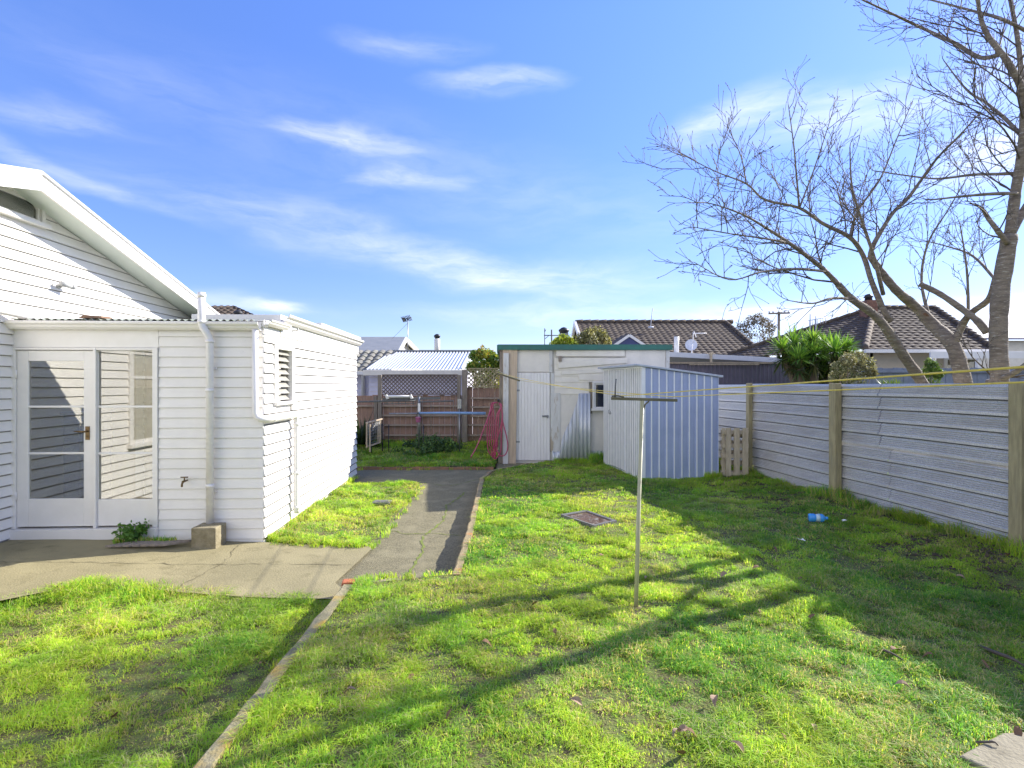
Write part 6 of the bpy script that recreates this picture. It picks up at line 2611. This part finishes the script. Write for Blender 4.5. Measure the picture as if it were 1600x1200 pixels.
def smooth_path(pts_, n=5):
    out = []
    for a in range(len(pts_) - 1):
        p0, p1, p2, p3 = pts_[max(a - 1, 0)], pts_[a], pts_[a + 1], pts_[min(a + 2, len(pts_) - 1)]
        for s in range(n):
            t = s / n
            out.append(.5 * ((2 * p1) + (-p0 + p2) * t + (2 * p0 - 5 * p1 + 4 * p2 - p3) * t * t + (-p0 + 3 * p1 - 3 * p2 + p3) * t ** 3))
    out.append(pts_[-1])
    return out


def twig(p, d, L, r, lev):
    p = Vector(p); d = Vector(d).normalized()
    n = 5 if L > .35 else 3
    pts_, rad, dirs = [p.copy()], [r], []
    curl = Vector((random.gauss(0, .10), random.gauss(0, .10), random.gauss(.05, .09)))
    for i in range(n):
        d = (d + curl + Vector((random.gauss(0, .13), random.gauss(0, .13), random.gauss(0, .13)))).normalized()
        p = p + d * L / n
        pts_.append(p.copy()); dirs.append(d.copy())
        rad.append(max(r * (1 - .65 * (i + 1) / n), .0022))
    twigs.tube(pts_, rad, 4 if r > .006 else 3, False)
    # bud at the tip
    twigs.tube([p, p + d * .010, p + d * .022], [.003, .0040, .0015], 3, False)
    if lev <= 0:
        return
    m = max(2, int(L / (.10 if lev == 1 else .12)))
    sgn = random.choice((-1, 1))
    for i in range(m):
        f = (i + random.uniform(.3, .9)) / m
        if f < .12:
            continue
        k = min(n - 1, int(f * n))
        q = pts_[k].lerp(pts_[k + 1], f * n - k)
        dd = dirs[k]
        s = dd.orthogonal().normalized()
        t = dd.cross(s)
        a = random.uniform(0, 6.28)
        nd = dd * 1.0 + (s * math.cos(a) + t * math.sin(a)) * random.uniform(.45, .85) + Z * .18
        if lev >= 2:
            twig(q, nd, L * random.uniform(.35, .62) * (1.1 - .5 * f), max(.0032, r * .55), lev - 1)
        else:
            twig(q, nd, random.uniform(.04, .22) ** 1.0, .0024, 0)


def nearer(px):
    return float(np.interp(px, [1040, 1250, 1380, 1440, 1505, 1560, 1640], [-1.3, -.95, -.6, -.42, -.95, -1.40, -1.55]))


def limb(spec, target, children=True, gap=.17, Lc=(.55, 1.25), start=.15, sides=10, upb=.35):
    """spec: (px, py, depth, radius)"""
    spec = [(a, b, c + nearer(a), r * (c + nearer(a)) / c) for a, b, c, r in spec]
    pts_ = [at(a, b, c) for a, b, c, _ in spec]
    n = 5
    sp_ = smooth_path(pts_, n)
    rr = []
    for i in range(len(spec) - 1):
        for s in range(n):
            rr.append(spec[i][3] + (spec[i + 1][3] - spec[i][3]) * s / n)
    rr.append(spec[-1][3])
    rr = [r * (.80 if target is branch else .88) * random.uniform(.93, 1.07) for r in rr]
    target.tube(sp_, rr, sides)
    if not children:
        return
    tot = sum((sp_[i + 1] - sp_[i]).length for i in range(len(sp_) - 1))
    s = tot * start
    while s < tot:
        acc = 0
        for i in range(len(sp_) - 1):
            l = (sp_[i + 1] - sp_[i]).length
            if acc + l >= s:
                q = sp_[i].lerp(sp_[i + 1], (s - acc) / l)
                d = (sp_[i + 1] - sp_[i]).normalized()
                r = rr[i]
                break
            acc += l
        o_ = d.orthogonal().normalized(); t = d.cross(o_)
        a = random.uniform(0, 6.28)
        nd = d * random.uniform(.4, .9) + (o_ * math.cos(a) + t * math.sin(a)) * random.uniform(.7, 1.0) + Z * upb
        f = s / tot
        L = random.uniform(*Lc) * (1.2 - .5 * f)
        twig(q, nd, L, min(max(r * .38, .005), .011), 2)
        s += gap * 1.22 * random.uniform(.6, 1.4)
    # leader
    d = (sp_[-1] - sp_[-2]).normalized()
    twig(sp_[-1], d, random.uniform(.10, .2), rr[-1], 1)


# the three trunks
limb([(1532, 790, 7.15, .13), (1560, 640, 7.25, .125), (1562, 597, 7.2, .118), (1560, 529, 7.2, .115), (1562, 474, 7.2, .112), (1568, 425, 7.2, .105), (1578, 367, 7.2, .10)], trunk, False, sides=16)
limb([(1532, 790, 7.15, .12), (1512, 640, 7.25, .115), (1505, 597, 7.2, .11), (1489, 540, 7.15, .098), (1457, 507, 7.1, .085), (1429, 478, 7.05, .07), (1400, 453, 7.0, .06), (1374, 421, 7.0, .05), (1360, 400, 7.0, .045)], trunk, False, sides=14)
limb([(1532, 790, 7.15, .11), (1468, 650, 7.1, .09), (1440, 597, 7.0, .078), (1411, 554, 6.95, .070), (1382, 510, 6.9, .062), (1362, 489, 6.85, .056), (1331, 467, 6.8, .048), (1310, 445, 6.75, .044)], trunk, False, sides=14)
# limbs
limb([(1578, 367, 7.2, .085), (1587, 300, 7.2, .075), (1595, 250, 7.15, .068), (1600, 190, 7.1, .06), (1599, 146, 7.0, .052), (1574, 96, 6.9, .044), (1545, 58, 6.8, .036), (1530, 17, 6.7, .028), (1526, -60, 6.6, .018)], branch, gap=.14)
limb([(1578, 367, 7.2, .07), (1606, 320, 7.3, .06), (1660, 240, 7.4, .05), (1720, 120, 7.5, .03), (1750, 0, 7.6, .018)], branch, gap=.16)
limb([(1599, 160, 7.05, .045), (1590, 60, 7.2, .035), (1570, -40, 7.4, .022)], branch, gap=.13)
limb([(1564, 84, 6.9, .034), (1532, 90, 6.85, .031), (1491, 67, 6.8, .027), (1437, 42, 6.7, .021), (1374, 12, 6.6, .014), (1335, -6, 6.5, .009)], branch, gap=.12, Lc=(.3, .8))
limb([(1620, 60, 7.1, .03), (1599, 46, 7.1, .028), (1560, 28, 7.0, .024), (1520, 17, 7.0, .020), (1455, 0, 6.9, .012)], branch, gap=.13, Lc=(.3, .8))
limb([(1595, 270, 7.2, .030), (1560, 272, 7.3, .026), (1520, 273, 7.4, .022), (1470, 279, 7.5, .018), (1437, 277, 7.6, .014), (1366, 267, 7.7, .008)], branch, gap=.13, Lc=(.3, .8))
limb([(1588, 302, 7.15, .030), (1550, 303, 6.9, .024), (1512, 306, 6.7, .018), (1457, 312, 6.5, .010)], branch, gap=.12, Lc=(.3, .7))
limb([(1599, 215, 7.1, .035), (1570, 185, 7.3, .028), (1540, 160, 7.5, .022), (1510, 140, 7.6, .016), (1475, 95, 7.7, .009)], branch, gap=.12, Lc=(.3, .8))
limb([(1574, 380, 7.15, .045), (1557, 358, 7.05, .038), (1545, 342, 7.0, .033), (1537, 329, 6.95, .03)], branch, True, .12, (.3, .6))
limb([(1542, 520, 7.2, .055), (1528, 502, 7.15, .05), (1506, 485, 7.1, .046), (1470, 460, 7.0, .042), (1438, 444, 6.9, .038)], trunk, False)
limb([(1492, 535, 7.15, .055), (1505, 505, 7.2, .05), (1520, 487, 7.2, .046), (1545, 467, 7.25, .042), (1556, 431, 7.25, .036)], trunk, False)
# left-hand system
limb([(1310, 445, 6.75, .042), (1288, 422, 6.7, .036), (1266, 404, 6.6, .032), (1232, 379, 6.5, .026), (1200, 358, 6.4, .020), (1160, 335, 6.3, .014), (1110, 318, 6.2, .008), (1075, 317, 6.1, .005)], branch, gap=.10, Lc=(.35, .95), start=.02)
limb([(1392, 500, 6.95, .05), (1382, 487, 6.95, .046), (1362, 440, 7.0, .042), (1349, 400, 7.1, .038), (1328, 371, 7.1, .034), (1287, 350, 7.1, .028), (1249, 325, 7.1, .023), (1195, 312, 7.0, .018), (1166, 287, 7.0, .014), (1116, 267, 7.0, .009), (1060, 238, 7.0, .005)], branch, gap=.10, Lc=(.4, 1.05), start=.25)
limb([(1360, 400, 7.0, .042), (1366, 380, 7.0, .036), (1395, 333, 7.0, .030), (1420, 308, 7.05, .026), (1462, 250, 7.1, .020), (1499, 212, 7.1, .015), (1532, 175, 7.2, .009)], branch, gap=.10, Lc=(.35, .9), start=.03)
limb([(1380, 460, 7.0, .034), (1365, 400, 6.8, .026), (1345, 340, 6.7, .020), (1331, 290, 6.6, .014), (1328, 230, 6.6, .008)], branch, gap=.12, Lc=(.3, .8))
limb([(1328, 371, 7.1, .026), (1340, 330, 7.3, .020), (1375, 280, 7.4, .015), (1400, 220, 7.5, .010), (1425, 160, 7.6, .006)], branch, gap=.11, Lc=(.3, .8), start=.1)
limb([(1249, 325, 7.1, .018), (1245, 280, 7.0, .014), (1240, 225, 6.9, .010), (1232, 165, 6.9, .006)], branch, gap=.11, Lc=(.25, .6), start=.1)
limb([(1249, 325, 7.1, .016), (1270, 270, 7.2, .012), (1290, 210, 7.2, .008), (1304, 165, 7.2, .005)], branch, gap=.11, Lc=(.25, .6), start=.1)
limb([(1166, 287, 7.0, .012), (1158, 245, 7.0, .009), (1140, 205, 7.0, .006)], branch, gap=.11, Lc=(.2, .5), start=.1)
limb([(1290, 424, 6.7, .022), (1240, 420, 6.5, .018), (1190, 425, 6.3, .013), (1140, 437, 6.2, .009), (1085, 410, 6.0, .005)], branch, gap=.11, Lc=(.25, .6), start=.1)
limb([(1331, 467, 6.8, .024), (1300, 466, 6.6, .018), (1270, 474, 6.5, .012), (1235, 470, 6.4, .007)], branch, gap=.12, Lc=(.25, .6), start=.1)
limb([(1232, 379, 6.5, .018), (1190, 372, 6.3, .013), (1140, 365, 6.2, .009), (1085, 355, 6.1, .005)], branch, gap=.11, Lc=(.25, .6), start=.1)
limb([(1455, 507, 7.1, .028), (1440, 440, 7.3, .022), (1450, 380, 7.5, .016), (1480, 330, 7.7, .011), (1510, 280, 7.8, .007)], branch, gap=.13, Lc=(.3, .8))
limb([(1513, 490, 7.2, .024), (1512, 440, 7.2, .019), (1508, 400, 7.2, .014), (1500, 350, 7.2, .008)], branch, gap=.13, Lc=(.3, .7))
limb([(1558, 440, 7.2, .026), (1520, 400, 7.5, .019), (1480, 385, 7.8, .012), (1440, 375, 8.0, .007)], branch, gap=.13, Lc=(.3, .7))
# low limb lying right
limb([(1545, 597, 7.3, .05), (1580, 585, 7.0, .045), (1620, 560, 6.8, .035), (1680, 540, 6.6, .02)], branch, True, .2, (.3, .6))
tr_o = trunk.build('trunk', M['bark'], cherry)
branch.build('branches', M['bark'], cherry)
twigs.build('twigs', M['twig'], cherry)
mb = MB()
c = at(1438, 444, 6.9 + nearer(1438))
dd = (at(1438, 444, 6.9 + nearer(1438)) - at(1470, 460, 7.0 + nearer(1470))).normalized()
mb.lathe(c, [(.036, -.004), (.037, .004), (.01, .006)], 12, dd)
mb.build('cut_face', M['cutwood'], cherry)
for px, py in ((1480, 260), (1432, 427), (1447, 493), (1391, 283)):
    lo = first[1].copy()
    COL.objects.link(lo)
    lo.location = at(px, py, 7.0 + nearer(px))
    lo.rotation_euler = (1.2, .4, random.uniform(0, 6))
    tag(lo, 'dry red brown leaf still hanging on the bare cherry tree', 'leaf', 'leaves left on the cherry tree')
